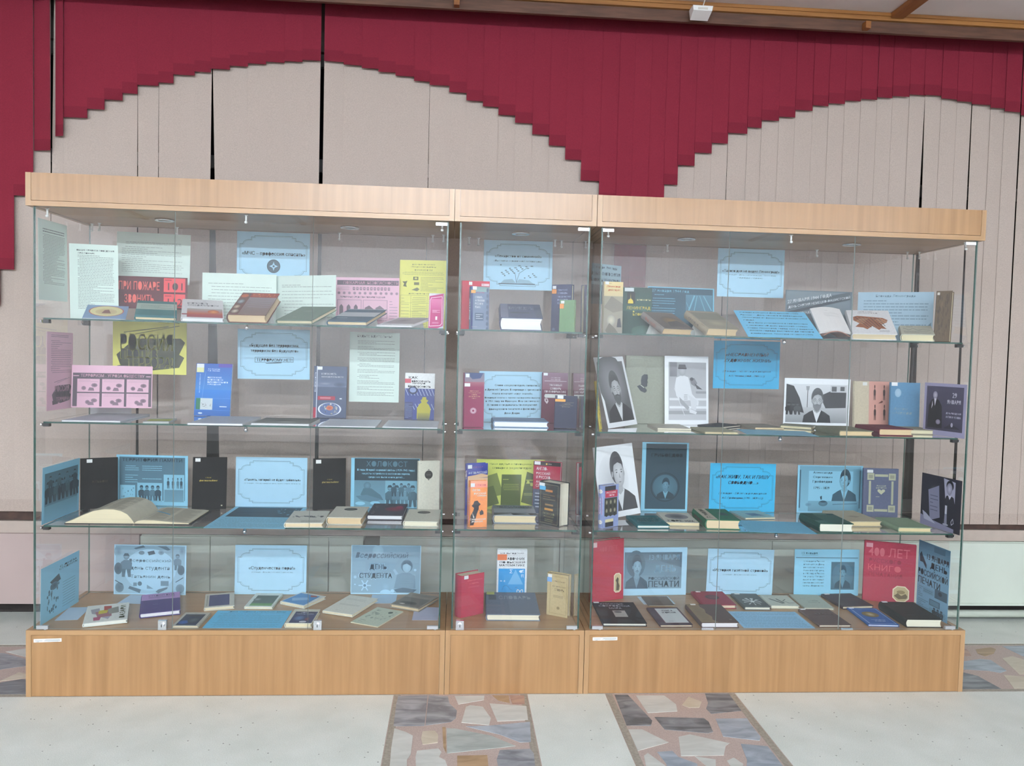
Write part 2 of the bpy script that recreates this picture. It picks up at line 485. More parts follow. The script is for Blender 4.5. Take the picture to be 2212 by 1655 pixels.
radiator(1.189, 5.2, 'long pale convector radiator whose right end shows beyond the right case', (2.05, 3.1, 4.6))
struct(MB().box(-5, .085, .80, .949, .078, .405).build('trim_%d' % (k + 1), [M_CREAMP]))

# ---- vertical blinds
M_BURG = None
def fabric(name, c, rough=.9):
    mt, nt, b = new_mat(name)
    tc, mp, nz, rp = noise_color(nt, b, mul(lin(c), .93), mul(lin(c), 1.06), 260, (1, 1, 1), .35, .65, 2)
    bp = N(nt, 'ShaderNodeBump'); bp.inputs['Strength'].default_value = .12; bp.inputs['Distance'].default_value = .001
    nt.links.new(nz.outputs['Fac'], bp.inputs['Height']); nt.links.new(bp.outputs[0], b.inputs['Normal'])
    b.inputs['Roughness'].default_value = rough
    b.inputs['Specular IOR Level'].default_value = .15
    return mt
M_BURG, M_BURGH = fabric('burgundy_fabric', '822938'), fabric('burgundy_hem_fabric', '782533')
M_CREAM, M_CREAMH = fabric('cream_fabric', 'bdada2'), fabric('cream_hem_fabric', 'b6a59a')
BUR = [(-160,-125,760),(-124,-88,760),(-86,-44,740),(-43,-1,660),(-1,30,582),(30,71,423),(71,109,325),(118,138,294),(138,188,254),(189,225,236),(226,264,216),(265,296,202),(297,342,184.5),(343,374,179),
 (375,420,162),(421,454.5,155.5),(456,496,149.5),(497,535,143),(536,574,138),(575,614,134.5),(615,653,133),(654,692.5,130.5),
 (701,742,133),(743,781,140.7),(782,817,148),(818,854,156),(855,894,164.7),(895,927.5,175.6),(928.5,970.5,184.5),(971,1007.5,200),(1008,1042.7,218),(1043.5,1076,230.6),(1077,1112,249),(1113,1149,266),(1150,1185,291),(1186,1220.5,315),(1221,1254,345.6),(1254.5,1292.5,390.7),(1293,1329,440),(1324.5,1357,620),(1357.5,1393,620),(1398.5,1433,452),(1433.5,1463,399),
 (1463.5,1500,357.5),(1500.5,1536.7,330.5),(1537.2,1571.6,309.6),(1572.2,1614,288),(1614.5,1645,275.7),(1645.5,1682,260.4),(1682.5,1717.5,253),(1718,1755,238.4),(1755.5,1789.4,228.6),(1790,1824.6,224),(1825,1859,218),(1859.5,1894.5,214.7),(1895,1927.6,211),(1928,1964,208.4),(1964.5,1995.7,205),(1996,2032.7,206),(2033,2067,214),(2067.5,2098,219.5),(2099,2139,226),(2139.5,2169.5,233.5),(2170,2204,241.5),
 (2205.6,2243,250),(2244,2280,262),(2281,2317,275),(2318,2354,290)]
TW = {'454.5': (0, -.012), '456': (.060, .012), '297': (.016, 0), '343': (.008, 0), '928.5': (.005, 0), '1572.2': (.006, 0), '1996': (.040, 0), '1995.7': (0, -.020), '2099': (.016, 0), '118': (-.03, -.015)}
GAPEXT = {'456': .008, '1996': .0096, '2099': .002, '297': .002, '343': .001, '928.5': .002}
def slat_mesh(name, xl, xr, zb, zt, y, mt, mth, parent, dl=0, dr=0, turn=.005, hem=.05):
    """one fabric slat, slightly turned and cupped, with a weighted hem as its sub-part"""
    nseg = 4
    def ring(z, k, th, n0):
        pts = []
        for i in range(nseg + 1):
            t = i / nseg
            a, b_ = xl + dl * k, xr + dr * k
            yy = y - turn + 2 * turn * t - .0008 * math.sin(PI * t)
            pts.append((a + (b_ - a) * t, yy, z))
        return [(p[0], p[1] - th, p[2]) for p in pts] + [(p[0], p[1] + th, p[2]) for p in reversed(pts)]
    def body(nm, z0, z1, th, m_, par):
        r0, r1 = ring(z0, (zt - z0) / (zt - .49), th, 0), ring(z1, (zt - z1) / (zt - .49), th, 0)
        n = len(r0)
        fs = [(i, (i + 1) % n, n + (i + 1) % n, n + i) for i in range(n)] + [tuple(reversed(range(n))), tuple(range(n, 2 * n))]
        return mesh_obj(nm, r0 + r1, fs, m_, par)
    s = body(name, zb + .002, zt, .0004, mt, parent)
    body('hem', zb, zb + hem, .0010, mth, s)
    return s
groups = [('left of the dark gap', 0, 22), ('between the two dark gaps', 22, 64), ('at the right edge', 64, 68)]
XB = [(on_y(l, yb, YB)[0], on_y(r, yb, YB)[0], on_y((l + r) / 2, yb, YB)[2]) for l, r, yb in BUR]
XCc = [(on_y(l, yb, YC)[0], on_y(r, yb, YC)[0]) for l, r, yb in BUR]
for nm, a, b_ in groups:
    t = tag(empty('pelmet_blind', Matrix.Identity(4)), 'burgundy stepped pelmet of fabric slats hanging over the cream blind ' + nm, 'blind', 'burgundy stepped pelmet blinds')
    MB().box(XB[a][0], XB[b_ - 1][1], YB - .012, YB + .012, 2.885, 2.91).build('headrail', [plain('b9b2ac', .5)], t)
    for i in range(a, b_):
        l, r, z = XB[i]
        tw = .003 if i not in (6, 7) else -.02
        ext = .010 if i + 1 < b_ and XB[i + 1][2] <= z + .004 and BUR[i + 1][0] - BUR[i][1] < 1.6 else .001
        slat_mesh('slat', l - .001, r + ext, z, 2.884, YB, M_BURG, M_BURGH, t, turn=tw * .5 + .0008 * ((i * 5) % 4 - 1.5), dl=.006 if i == 6 else 0, dr=.012 if i == 6 else 0)
    t = tag(empty('vertical_blind', Matrix.Identity(4)), 'cream vertical blind of long fabric slats ' + nm, 'blind', 'cream vertical blinds')
    MB().box(XCc[a][0], XCc[b_ - 1][1], YC - .012, YC + .012, 2.885, 2.91).build('headrail', [plain('b9b2ac', .5)], t)
    for i in range(a, b_):
        l, r = XCc[i]
        key1, key2 = ('%g' % BUR[i][0]), ('%g' % BUR[i][1])
        dl, dr = TW.get(key1, (0, 0))
        d2 = TW.get(key2, (0, 0))[1]
        nxt = i + 1 < b_ and ('%g' % BUR[i + 1][0]) not in TW and key2 not in TW
        ge = GAPEXT.get('%g' % BUR[i + 1][0], 0) if i + 1 < b_ else 0
        slat_mesh('slat', l, r + (.014 if nxt else ge), .508 if i < 10 else .493, 2.884, YC, M_CREAM, M_CREAMH, t, dl, dr + d2, turn=.0016 + .0011 * ((i * 7) % 5 - 2) / 2, hem=.055)

SX, _, SZ = on_y(1514, 28, .565)
# ---- sensor box on the ceiling batten
t = tag(empty('motion_sensor', Matrix.Translation((SX, .565, SZ))), 'small white alarm sensor box fixed to the wooden ceiling batten', 'sensor')
mb = MB()
mb.v = [(-.045, -.03, .02), (.045, -.03, .02), (.045, .03, .02), (-.045, .03, .02), (-.042, -.028, .0), (.042, -.028, .0), (.040, .028, -.022), (-.040, .028, -.022)]
mb.f = [(0, 1, 2, 3), (7, 6, 5, 4), (0, 4, 5, 1), (1, 5, 6, 2), (2, 6, 7, 3), (3, 7, 4, 0)]; mb.m = [0] * 6
mb.build('sensor_body', [M_WHITE], t)
MB().box(-.022, .022, -.031, -.0285, .004, .012).build('sensor_lens', [plain('d8d4c8', .3, var=0)], t)
MB().tube((0, -.031, .02), (0, -.11, .062), .0022, n=8).build('cable', [M_WHITE], t)

# ================================================================== DISPLAY CASES
W_V, W_H = wood('front', '98714a', 'ab8259', 'z'), wood('board', 'a57e55', 'b28b62', 'x')
W_E = wood('edge', 'a9835c', 'b38e67', 'z')
W_IN = wood('inside', 'a98973', 'b4947c', 'x', .5)
GL = glass_mat()
SHELF = (1.379, 1.000, .617)               # upper faces of the glass shelves, top down
DEPTH = .465
def display_case(x0, x1, label, doors, locks, top_h, bot_h, low, hooks, rings, tag_px=None):
    t = tag(empty('display_case', Matrix.Translation((x0, 0, 0))), label, 'display case', 'glass display cases in a row')
    W = x1 - x0
    e = .019
    P = lambda name, mb, mats, sm=False: mb.build(name, mats, t, sm)
    # base
    P('base_side_panel', MB().box(0.0006, e, 0, DEPTH, 0, HB), [W_E]); P('base_side_panel', MB().box(W - e, W - .0006, 0, DEPTH, 0, HB), [W_E])
    P('base_top_board', MB().box(e, W - e, 0, DEPTH, HB - .018, HB), [W_H])
    P('base_front_panel', MB().box(e + .0008, W - e - .0008, .0015, .018, .001, HB - .0195), [W_V])
    P('base_back_panel', MB().box(e, W - e, DEPTH - .012, DEPTH, .001, HB - .0185), [W_IN])
    # canopy
    P('canopy_side_panel', MB().box(0.0006, e, 0, DEPTH, HC, HT), [W_E]); P('canopy_side_panel', MB().box(W - e, W - .0006, 0, DEPTH, HC, HT), [W_E])
    P('canopy_board', MB().box(e, W - e, 0, DEPTH, HC, HC + .018), [W_H])
    P('canopy_front_panel', MB().box(e + .0008, W - e - .0008, .001, .018, HC + .0195, HT), [W_V])
    P('canopy_back_panel', MB().box(e, W - e, DEPTH - .016, DEPTH, HC + .0185, HT), [W_IN])
    # glass
    za, zb = HB + .0005, HC - .0005
    G = [GL, M_EDGE]
    for i in range(doors):
        a, b_ = .0205 + (W - .041) * i / doors, .0205 + (W - .041) * (i + 1) / doors
        P('glass_door', MB().box(a + .0004, b_ - .0004, .012, .018, za, zb, 0, 1, 'y'), [GL, M_JOINT])
    P('side_glass', MB().box(.0205, .0265, .0185, .4395, za, zb, 0, 1, 'x'), G); P('side_glass', MB().box(W - .0265, W - .0205, .0185, .4395, za, zb, 0, 1, 'x'), G)
    P('back_glass', MB().box(.0205, W - .0205, .44, .446, za, zb, 0, 1, 'y'), G)
    for zs in SHELF:
        s = P('glass_shelf', MB().box(.0335, W - .0335, .056, .432, zs - .006, zs, 0, 1, 'z'), G)
        for sx in (-1, 1):
            for y in (.075, .385):
                xa = .0267 if sx < 0 else W - .0267
                xm = xa - sx * .021
                mb = MB().box(min(xa, xm), max(xa, xm), y - .009, y + .009, zs - .0195, zs - .0062)
                mb.tube((xa + sx * .0065, y, zs - .013), (xa + sx * .0105, y, zs - .013), .006, n=10, mi=1)
                mb.build('shelf_clip', [M_BLACK, M_CHROME], s)
        if doors > 1:
            MB().tube((W / 2, .060, zs - .0195), (W / 2, .060, zs - .0062), .0055, n=10).ball((W / 2, .058, zs - .0175), .0085, 10).build('shelf_stud', [M_CHROME], s, True)
    for a in top_h:
        P('glass_clip', MB().box(a, a + .041, .004, .0118, 1.755, 1.766), [plain('e8e8ea', .25, .4, var=0)])
    for a in bot_h:
        P('glass_clip', MB().box(a, a + .041, .003, .0118, HB + .003, HB + .0155).tube((a + .03, .0075, HB + .0005), (a + .03, .0075, HB + .003), .005), [plain('c9c9cb', .3, .7, var=0)])
    for a in low:
        P('door_plate', MB().box(a, a + .047, .0025, .0118, HB + .0005, HB + .0055), [M_CHROME])
    for a in locks:
        l = P('lock', MB().box(a, a + .030, .001, .0118, HB + .001, HB + .036), [M_CHROME])
        MB().tube((a + .015, .001, HB + .019), (a + .015, -.007, HB + .019), .0095, .0085, 16).build('lock_cylinder', [M_CHROME], l)
        MB().box(a + .0138, a + .0162, -.0076, -.0068, HB + .014, HB + .024).build('keyhole', [M_BLACK], l)
    for a, y in rings:
        r = P('spotlight', MB().ring((a, y, 0), .024, .036, HC - .0005, HC - .006), [plain('d9dadb', .25, .8, var=0)], True)
        MB().tube((a, y, HC - .0008), (a, y, HC - .002), .0238, n=24).build('spotlight_lens', [plain('b9b4aa', .2, var=0)], r)
    for a, y in hooks:
        P('hook', MB().tube((a, y, HC - .0005), (a, y, HC - .026), .0034, n=8).ball((a, y - .003, HC - .028), .0058, 8).tube((a, y, HC - .0005), (a, y, HC - .003), .007, n=8), [M_WHITE], True)
    if tag_px:
        a, b_, z0, z1, sl = tag_px
        mb = MB()
        mb.v = [(a, -.0006, z0 - sl), (b_, -.0006, z0 + sl), (b_, -.0006, z1 + sl), (a, -.0006, z1 - sl), (a, .0013, z0 - sl), (b_, .0013, z0 + sl), (b_, .0013, z1 + sl), (a, .0013, z1 - sl)]
        mb.f = [(0, 1, 2, 3), (7, 6, 5, 4), (0, 4, 5, 1), (1, 5, 6, 2), (2, 6, 7, 3), (3, 7, 4, 0)]; mb.m = [0] * 6
        n = P('inventory_sticker', mb, [M_WHITE])
        q = MB()
        for f0, f1, v0, v1 in ((.05, .32, .45, .56), (.42, .95, .62, .72), (.38, .97, .38, .48), (.5, .9, .14, .22), (.1, .2, .1, .2)):
            z = lambda f, v: z0 + (z1 - z0) * v + sl * (2 * f - 1)
            k = len(q.v)
            X = lambda f: a + (b_ - a) * f
            q.v += [(X(f0), -.0009, z(f0, v0)), (X(f1), -.0009, z(f1, v0)), (X(f1), -.0009, z(f1, v1)), (X(f0), -.0009, z(f0, v1))]
            q.f.append((k, k + 1, k + 2, k + 3)); q.m.append(0)
        q.build('sticker_print', [plain('55555a', .6, var=0)], n)
    return t
HK = lambda W: ((.052, .048), (.05, .40), (.09, .375), (W / 2, .031), (W / 2 + .28, .41), (.38, .415), (W - .09, .375), (W - .045, .36), (W - .045, .05))
display_case(0, 1.515, 'wide beech and glass display case at the left end of the row', 3, (.465, 1.026), (1.448,), (.035, 1.446), (), HK(1.515), ((.40, .222), (1.103, .24)), (.028, .125, .2025, .2145, .0016))
display_case(1.5155, 2.0435, 'narrow beech and glass display case standing between the two wide ones', 1, (.0385,), (.460,), (.459,), (), ((.06, .40), (.45, .40), (.42, .38), (.1, .42)), ((.264, .235),))
display_case(2.0445, 3.5595, 'wide beech and glass display case at the right end of the row', 3, (), (.024, 1.440), (.028, 1.434), (.454, 1.010), HK(1.515), ((.405, .222), (1.09, .21)), (.031, .126, .207, .219, .0008))
CASES = {'L': (0, 1.515), 'M': (1.5155, 2.0435), 'R': (2.0445, 3.5595)}

# ================================================================== PRINT: flat drawing on sheets and covers
# coordinates run 0..1 from the left and 0..1 from the top; a number as colour is a tone between ink and paper
def T(s, u0, v0, u1, v1, c=.05, b=0, i=0): return [('t', s, u0, v0, u1, v1, c, b, i)]
def TV(s, u0, v0, u1, v1, c=.05, b=0, i=0): return [('tv', s, u0, v0, u1, v1, c, b, i)]
def Rr(u0, v0, u1, v1, c): return [('p', [(u0, v0), (u1, v0), (u1, v1), (u0, v1)], c)]
def G(u0, v0, u1, v1, c1, c2): return [('g', u0, v0, u1, v1, c1, c2)]
def E(cu, cv, ru, rv, c, c2=None, n=20): return [('e', cu, cv, ru, rv, c, c if c2 is None else c2, n)]
def Pg(pts, c): return [('p', pts, c)]
def Ln(u0, v0, u1, v1, n, c=.35, fill=.5, seed=1):
    r = random.Random(seed * 77 + n)
    if not isinstance(c, str): c = min(1, c + .14) if c < .8 else c
    fill *= .66
    out = []
    dv = (v1 - v0) / n
    for k in range(n):
        u = u0 + (r.choice([0, 0, 0, .05]) * (u1 - u0))
        end = u1 - (u1 - u0) * (r.uniform(.25, .7) if r.random() < .25 else r.uniform(0, .05))
        y = v0 + dv * (k + .5 - fill / 2)
        while u < end - .01 * (u1 - u0):
            w = (u1 - u0) * r.uniform(.025, .085)
            e = min(u + w, end)
            out.append((u, y, e, y + dv * fill))
            u = e + (u1 - u0) * .011
    return [('m', out, c)]
def frame(c=.2, w=.0035):
    def path(s):
        tl = [(.24, .075), (.24, .105), (.195, .105), (.195, .16), (.165, .16)]
        for k in range(7):
            a = PI / 2 * k / 6
            tl.append((.165 - .085 * math.sin(a), .245 - .085 * math.cos(a)))
        tl += [(.04, .245)]
        q = list(reversed(tl))
        pts = q + [(1 - x, y) for x, y in tl] + [(1 - x, 1 - y) for x, y in q] + [(x, 1 - y) for x, y in tl]
        return [(.5 + (x - .5) * s, .5 + (y - .5) * s) for x, y in pts]
    return [('w', path(1.0), c, w), ('w', path(.965), c + .25, w * .6)]
def line(pts, c, w=.004): return [('w', pts, c, w, 0)]
def mp(ops, u0, v0, u1, v1):
    """move a drawing into a window"""
    X = lambda u: u0 + (u1 - u0) * u
    Y = lambda v: v0 + (v1 - v0) * v
    out = []
    for o in ops:
        k = o[0]
        if k == 'p': out.append(('p', [(X(a), Y(b_)) for a, b_ in o[1]], o[2]))
        elif k == 'm': out.append(('m', [(X(a), Y(b_), X(c), Y(d)) for a, b_, c, d in o[1]], o[2]))
        elif k == 'w': out.append(('w', [(X(a), Y(b_)) for a, b_ in o[1]]) + tuple(o[2:3]) + (o[3] * (u1 - u0),) + tuple(o[4:]))
        elif k == 'g': out.append(('g', X(o[1]), Y(o[2]), X(o[3]), Y(o[4]), o[5], o[6]))
        elif k == 'e': out.append(('e', X(o[1]), Y(o[2]), o[3] * (u1 - u0), o[4] * (v1 - v0)) + tuple(o[5:]))
        elif k in ('t', 'tv'): out.append((k, o[1], X(o[2]), Y(o[3]), X(o[4]), Y(o[5])) + tuple(o[6:]))
    return out
def bust(hair=.15, skin=.82, coat=.1, beard=None, glasses=False, side=0, shirt=.92, big=1.0, moust=None):
    """a drawn head and shoulders filling 0..1"""
    s = side
    o = []
    o += Pg([(.02, 1), (.06, .80), (.24, .70), (.42, .63), (.58, .63), (.76, .70), (.94, .80), (.98, 1)], coat)
    o += Pg([(.36, .66), (.50, 1), (.64, .66), (.5, .60)], shirt)
    o += Pg([(.36, .66), (.30, .72), (.46, 1), (.5, 1)], coat) + Pg([(.64, .66), (.70, .72), (.54, 1), (.5, 1)], coat)
    o += Pg([(.41, .52), (.59, .52), (.60, .68), (.5, .74), (.40, .68)], skin * .82)
    o += E(.5 - .03 * s, .30, .205, .27, hair, hair + .06)
    o += E(.5 + .03 * s, .385, .165, .235, skin, skin * .78, 26)
    o += Pg([(.33, .34), (.34, .20), (.42, .13), (.56, .12), (.66, .20), (.67, .34), (.63, .25), (.52, .215), (.40, .25)], hair)
    o += E(.325 - .0 * s, .40, .025, .05, skin * .75) + E(.675, .40, .025, .05, skin * .75)
    for dx in (-.075, .075):
        o += E(.5 + dx + .035 * s, .372, .042, .024, skin * .82, skin * .95) + E(.5 + dx + .035 * s, .376, .028, .009, skin * .55) + E(.5 + dx + .04 * s, .376, .012, .010, .12)
        o += Pg([(.5 + dx - .045 + .035 * s, .345), (.5 + dx + .035 * s, .327), (.5 + dx + .05 + .035 * s, .343), (.5 + dx + .035 * s, .340)], hair)
    o += Pg([(.495 + .035 * s, .37), (.47 + .05 * s, .465), (.53 + .05 * s, .47), (.515 + .05 * s, .455)], skin * .72)
    if glasses:
        for dx in (-.075, .075):
            o += [('w', [(.5 + dx + .035 * s + .052 * math.cos(2 * PI * k / 14), .378 + .040 * math.sin(2 * PI * k / 14)) for k in range(14)], .25, .008)]
    if beard is not None:
        o += Pg([(.35, .43), (.40, .50), (.5, .485), (.60, .50), (.65, .43), (.64, .56), (.57, .66), (.5, .70), (.43, .66), (.36, .56)], beard)
    if moust is not None or beard is not None:
        o += Pg([(.40 + .03 * s, .515), (.5 + .04 * s, .478), (.60 + .03 * s, .515), (.5 + .04 * s, .505)], (beard if moust is None else moust) * .7)
    o += Pg([(.45 + .035 * s, .533), (.5 + .04 * s, .527), (.55 + .035 * s, .533), (.5 + .04 * s, .545)], skin * .5)
    return o
def crowd(n, seed, lo=.1, hi=.9, v0=.0, v1=1.0):
    """a busy, unreadable photograph"""
    r = random.Random(seed)
    o = []
    for _ in range(n):
        c = r.uniform(lo, hi)
        o += E(r.uniform(.06, .94), r.uniform(v0 + .08, v1 - .08), r.uniform(.02, .06), r.uniform(.03, .08), c, r.uniform(lo, hi), 9)
    return o
def people(xs, v0, v1, c=.3, face=.8):
    """small standing figures"""
    o = []
    h = v1 - v0
    for k, x in enumerate(xs):
        w = h * .16
        cc = c + .12 * ((k * 7) % 3 - 1)
        o += Pg([(x - w, v0 + .68 * h), (x - w * 1.05, v0 + .38 * h), (x - w * .4, v0 + .27 * h), (x + w * .4, v0 + .27 * h), (x + w * 1.05, v0 + .38 * h), (x + w, v0 + .68 * h)], cc)
        o += Pg([(x - w * .8, v0 + .66 * h), (x - w * .05, v0 + .66 * h), (x - w * .25, v1), (x - w * .8, v1)], cc * .8) + Pg([(x + w * .05, v0 + .66 * h), (x + w * .8, v0 + .66 * h), (x + w * .9, v1), (x + w * .35, v1)], cc * .8)
        o += E(x, v0 + .13 * h, w * .55, .13 * h, face, face * .7, 10) + Pg([(x - w * .6, v0 + .10 * h), (x - w * .3, v0 - .01 * h), (x + w * .3, v0 - .01 * h), (x + w * .6, v0 + .10 * h)], cc * .5)
    return o
_TXT = {}
def text_geom(s, b, i):
    """outlines of the built-in font, triangulated with their holes"""
    key = (s, b, i)
    if key not in _TXT:
        c = bpy.data.curves.new('lettering', 'FONT')
        c.body, c.resolution_u, c.fill_mode = s, 3, 'NONE'
        c.shear = .28 if i else 0
        o = bpy.data.objects.new('lettering', c)
        COL.objects.link(o)
        bpy.context.view_layer.update()
        ob = o.evaluated_get(bpy.context.evaluated_depsgraph_get())
        me = ob.to_mesh()
        vs = [Vector(x.co[:2]) for x in me.vertices]
        es = [tuple(e.vertices) for e in me.edges]
        ob.to_mesh_clear()
        bpy.data.objects.remove(o); bpy.data.curves.remove(c)
        v, f = np.zeros((0, 2)), []
        if vs:
            r = delaunay_2d_cdt(vs, es, [], 2, 1e-5)
            v, f = np.array([tuple(x) for x in r[0]]), [tuple(t) for t in r[2]]
            if b:
                nv = len(v)
                f = f + [tuple(a + nv for a in q) for q in f] + [tuple(a + 2 * nv for a in q) for q in f]
                v = np.concatenate([v, v + [.02, 0], v + [.04, 0]])
            lo, hi = v.min(0), v.max(0)
            v = (v - lo) / np.maximum(hi - lo, 1e-6)
        _TXT[key] = (v, f)
    return _TXT[key]
def draw(name, ops, W, H, parent, ink='202226', paper='f2f2ee', z=.00025, dz=.00006):
    ink, paper = np.array(lin(ink)), np.array(lin(paper))
    si, sp = ink ** (1 / 2.2), paper ** (1 / 2.2)
    def col(c):
        if isinstance(c, str): return lin(c)
        c = min(1.0, max(0.0, c))
        return tuple((si + (sp - si) * c) ** 2.2)
    V, Fc, C = [], [], []
    lay = 0
    def put(pts, faces, cols):
        k = len(V)
        for p, c in zip(pts, cols):
            V.append((min(1, max(0, p[0])) * W, (1 - min(1, max(0, p[1]))) * H, z + lay * dz)); C.append(c)
        for f in faces: Fc.append(tuple(k + i for i in f))
    done = []
    def extent(o):
        k = o[0]
        if k in ('p', 'w'):
            us, vs_ = [p[0] for p in o[1]], [p[1] for p in o[1]]
        elif k == 'm':
            us, vs_ = [q[0] for q in o[1]] + [q[2] for q in o[1]], [q[1] for q in o[1]] + [q[3] for q in o[1]]
        elif k == 'g': us, vs_ = (o[1], o[3]), (o[2], o[4])
        elif k == 'e': us, vs_ = (o[1] - o[3], o[1] + o[3]), (o[2] - o[4], o[2] + o[4])
        elif k == 'tr': us, vs_ = (o[2], o[4]), (o[3], o[5], o[3] - o[6], o[5] - o[6])
        else: us, vs_ = (o[2], o[4]), (o[3], o[5])
        return (min(us), max(us), min(vs_), max(vs_)) if len(us) else None
    for o in ops:
        e = extent(o)
        if e is None: continue
        # one step above everything already drawn that it can cover
        lay = 1 + max([l for q, l in done if q[0] < e[1] and e[0] < q[1] and q[2] < e[3] and e[2] < q[3]], default=0)
        done.append((e, lay))
        if o[0] == 'p':
            pts = o[1]
            n = len(pts)
            if n <= 4 : fs = [tuple(reversed(range(n)))]
            else: fs = [tuple(t) for t in tessellate_polygon([[Vector((a, b_, 0)) for a, b_ in pts]])]
            put(pts, fs, [col(o[2])] * n)
        elif o[0] == 'm':
            for a, b_, c, d in o[1]:
                put([(a, b_), (c, b_), (c, d), (a, d)], [(3, 2, 1, 0)], [col(o[2])] * 4)
        elif o[0] == 'g':
            put([(o[1], o[2]), (o[3], o[2]), (o[3], o[4]), (o[1], o[4])], [(3, 2, 1, 0)], [col(o[5])] * 2 + [col(o[6])] * 2)
        elif o[0] == 'e':
            n = o[7]
            pts = [(o[1], o[2])] + [(o[1] + o[3] * math.cos(2 * PI * k / n), o[2] + o[4] * math.sin(2 * PI * k / n)) for k in range(n)]
            put(pts, [(0, 1 + (k + 1) % n, 1 + k) for k in range(n)], [col(o[5])] + [col(o[6])] * n)
        elif o[0] == 'w':
            pts, cc, w = o[1], col(o[2]), o[3] / 2
            closed = len(o) < 5
            n = len(pts)
            for k in range(n if closed else n - 1):
                a, b_ = pts[k], pts[(k + 1) % n]
                dx, dy = (b_[0] - a[0]) * W, (b_[1] - a[1]) * H
                l = math.hypot(dx, dy) or 1
                ex, ey = dx / l * w * W, dy / l * w * W
                nx, ny = -ey, ex
                q = [((a[0] * W + sx * ex + nx * sy) / W, (a[1] * H + sx * ey + ny * sy) / H) for sx, sy in ((-.5, -1), (-.5, 1))]
                q += [((b_[0] * W + sx * ex + nx * sy) / W, (b_[1] * H + sx * ey + ny * sy) / H) for sx, sy in ((.5, 1), (.5, -1))]
                put(q, [(0, 1, 2, 3)], [cc] * 4)
        elif o[0] == 'tr':
            v, f = text_geom(o[1], 1, 0)
            put([(o[2] + a * (o[4] - o[2]), o[3] + a * (o[5] - o[3]) - b_ * o[6]) for a, b_ in v], f, [col(o[7])] * len(v))
        elif o[0] == 'tv':
            v, f = text_geom(o[1], o[7], o[8])
            if len(v) == 0: continue
            put([(o[4] - (o[4] - o[2]) * b_, o[5] - (o[5] - o[3]) * a) for a, b_ in v], f, [col(o[6])] * len(v))
        elif o[0] == 't':
            v, f = text_geom(o[1], o[7], o[8])
            if len(v) == 0: continue
            cc = col(o[6])
            pts = [(o[2] + (o[4] - o[2]) * a, o[5] - (o[5] - o[3]) * b_) for a, b_ in v]
            put(pts, f, [cc] * len(pts))
    if not V: return None
    ob = mesh_obj(name, V, Fc, [print_mat()], parent, colors=C)
    return ob

# ================================================================== POSES read from outlines
def basis(p):
    x, y, z, yaw, lean, roll, W, H = p
    u = np.array([math.cos(yaw), math.sin(yaw), 0.0])
    h = np.array([-math.sin(yaw), math.cos(yaw), 0.0])
    v = np.array([0, 0, math.cos(lean)]) + h * math.sin(lean)
    if roll:
        c, s = math.cos(roll), math.sin(roll)
        u, v = c * u + s * v, -s * u + c * v
    return u, v
def corners(p):
    u, v = basis(p)
    o = np.array(p[:3])
    return np.array([o + v * p[7], o + u * p[6] + v * p[7], o + u * p[6], o])
FITS = []
def fit(quad, prior, sig, label='', T=0.0, front=.024, back=.4385):
    """quad TL,TR,BR,BL in pixels (None = unseen); prior/sig for x,y,z,yaw,lean,roll,W,H; sig 0 holds a value"""
    prior = np.array(prior, float); sig = np.array(sig, float)
    free = [i for i in range(8) if sig[i] > 0]
    idx = [i for i in range(4) if quad[i] is not None]
    ob = np.array([quad[i] for i in idx], float)
    cx = prior[0] + prior[6] / 2 * (abs(prior[3]) < 1.2)
    a, b_ = min(CASES.values(), key=lambda c: 0 if c[0] <= cx <= c[1] else min(abs(cx - c[0]), abs(cx - c[1])))
    lo, hi = np.array([a + .0285, front]), np.array([b_ - .0285, back])
    def res(p):
        c = corners(p)
        r = (project(c)[idx] - ob).ravel() / 2.0
        if T:
            u, v = basis(p)
            c = np.concatenate([c, c - np.cross(u, v) * T])
        pen = np.concatenate([np.maximum(0, lo - c[:, :2]).ravel(), np.maximum(0, c[:, :2] - hi).ravel()]) * 1500
        return np.concatenate([r, (p[free] - prior[free]) / sig[free], pen])
    p = prior.copy(); lam = 1e-2; r = res(p)
    for it in range(60):
        J = np.empty((len(r), len(free)))
        for k, i in enumerate(free):
            d = p.copy(); d[i] += 1e-5; J[:, k] = (res(d) - r) / 1e-5
        A = J.T @ J
        q = p.copy(); q[free] += np.linalg.solve(A + lam * np.diag(np.diag(A)), -J.T @ r)
        n = res(q)
        if n @ n < r @ r:
            done = r @ r - n @ n < 1e-7
            p, r, lam = q, n, max(lam / 4, 1e-9)
            if done: break
        else:
            lam *= 5
            if lam > 1e9: break
    e = np.abs(project(corners(p))[idx] - ob).max()
    FITS.append((label, e, p))
    return p
def pose(p):
    u, v = basis(p)
    n = np.cross(u, v)
    M = Matrix.Identity(4)
    for i in range(3):
        M[i][0], M[i][1], M[i][2], M[i][3] = u[i], v[i], n[i], p[i]
    return M
ROWZ = {1: SHELF[0], 2: SHELF[1], 3: SHELF[2], 4: HB}
A4L, A4P = (.297, .21), (.21, .297)
def quad_px(view, q):
    vs = view if isinstance(view, (list, tuple)) else [view] * 4
    return [None if a is None else px(v, *a) for v, a in zip(vs, q)]
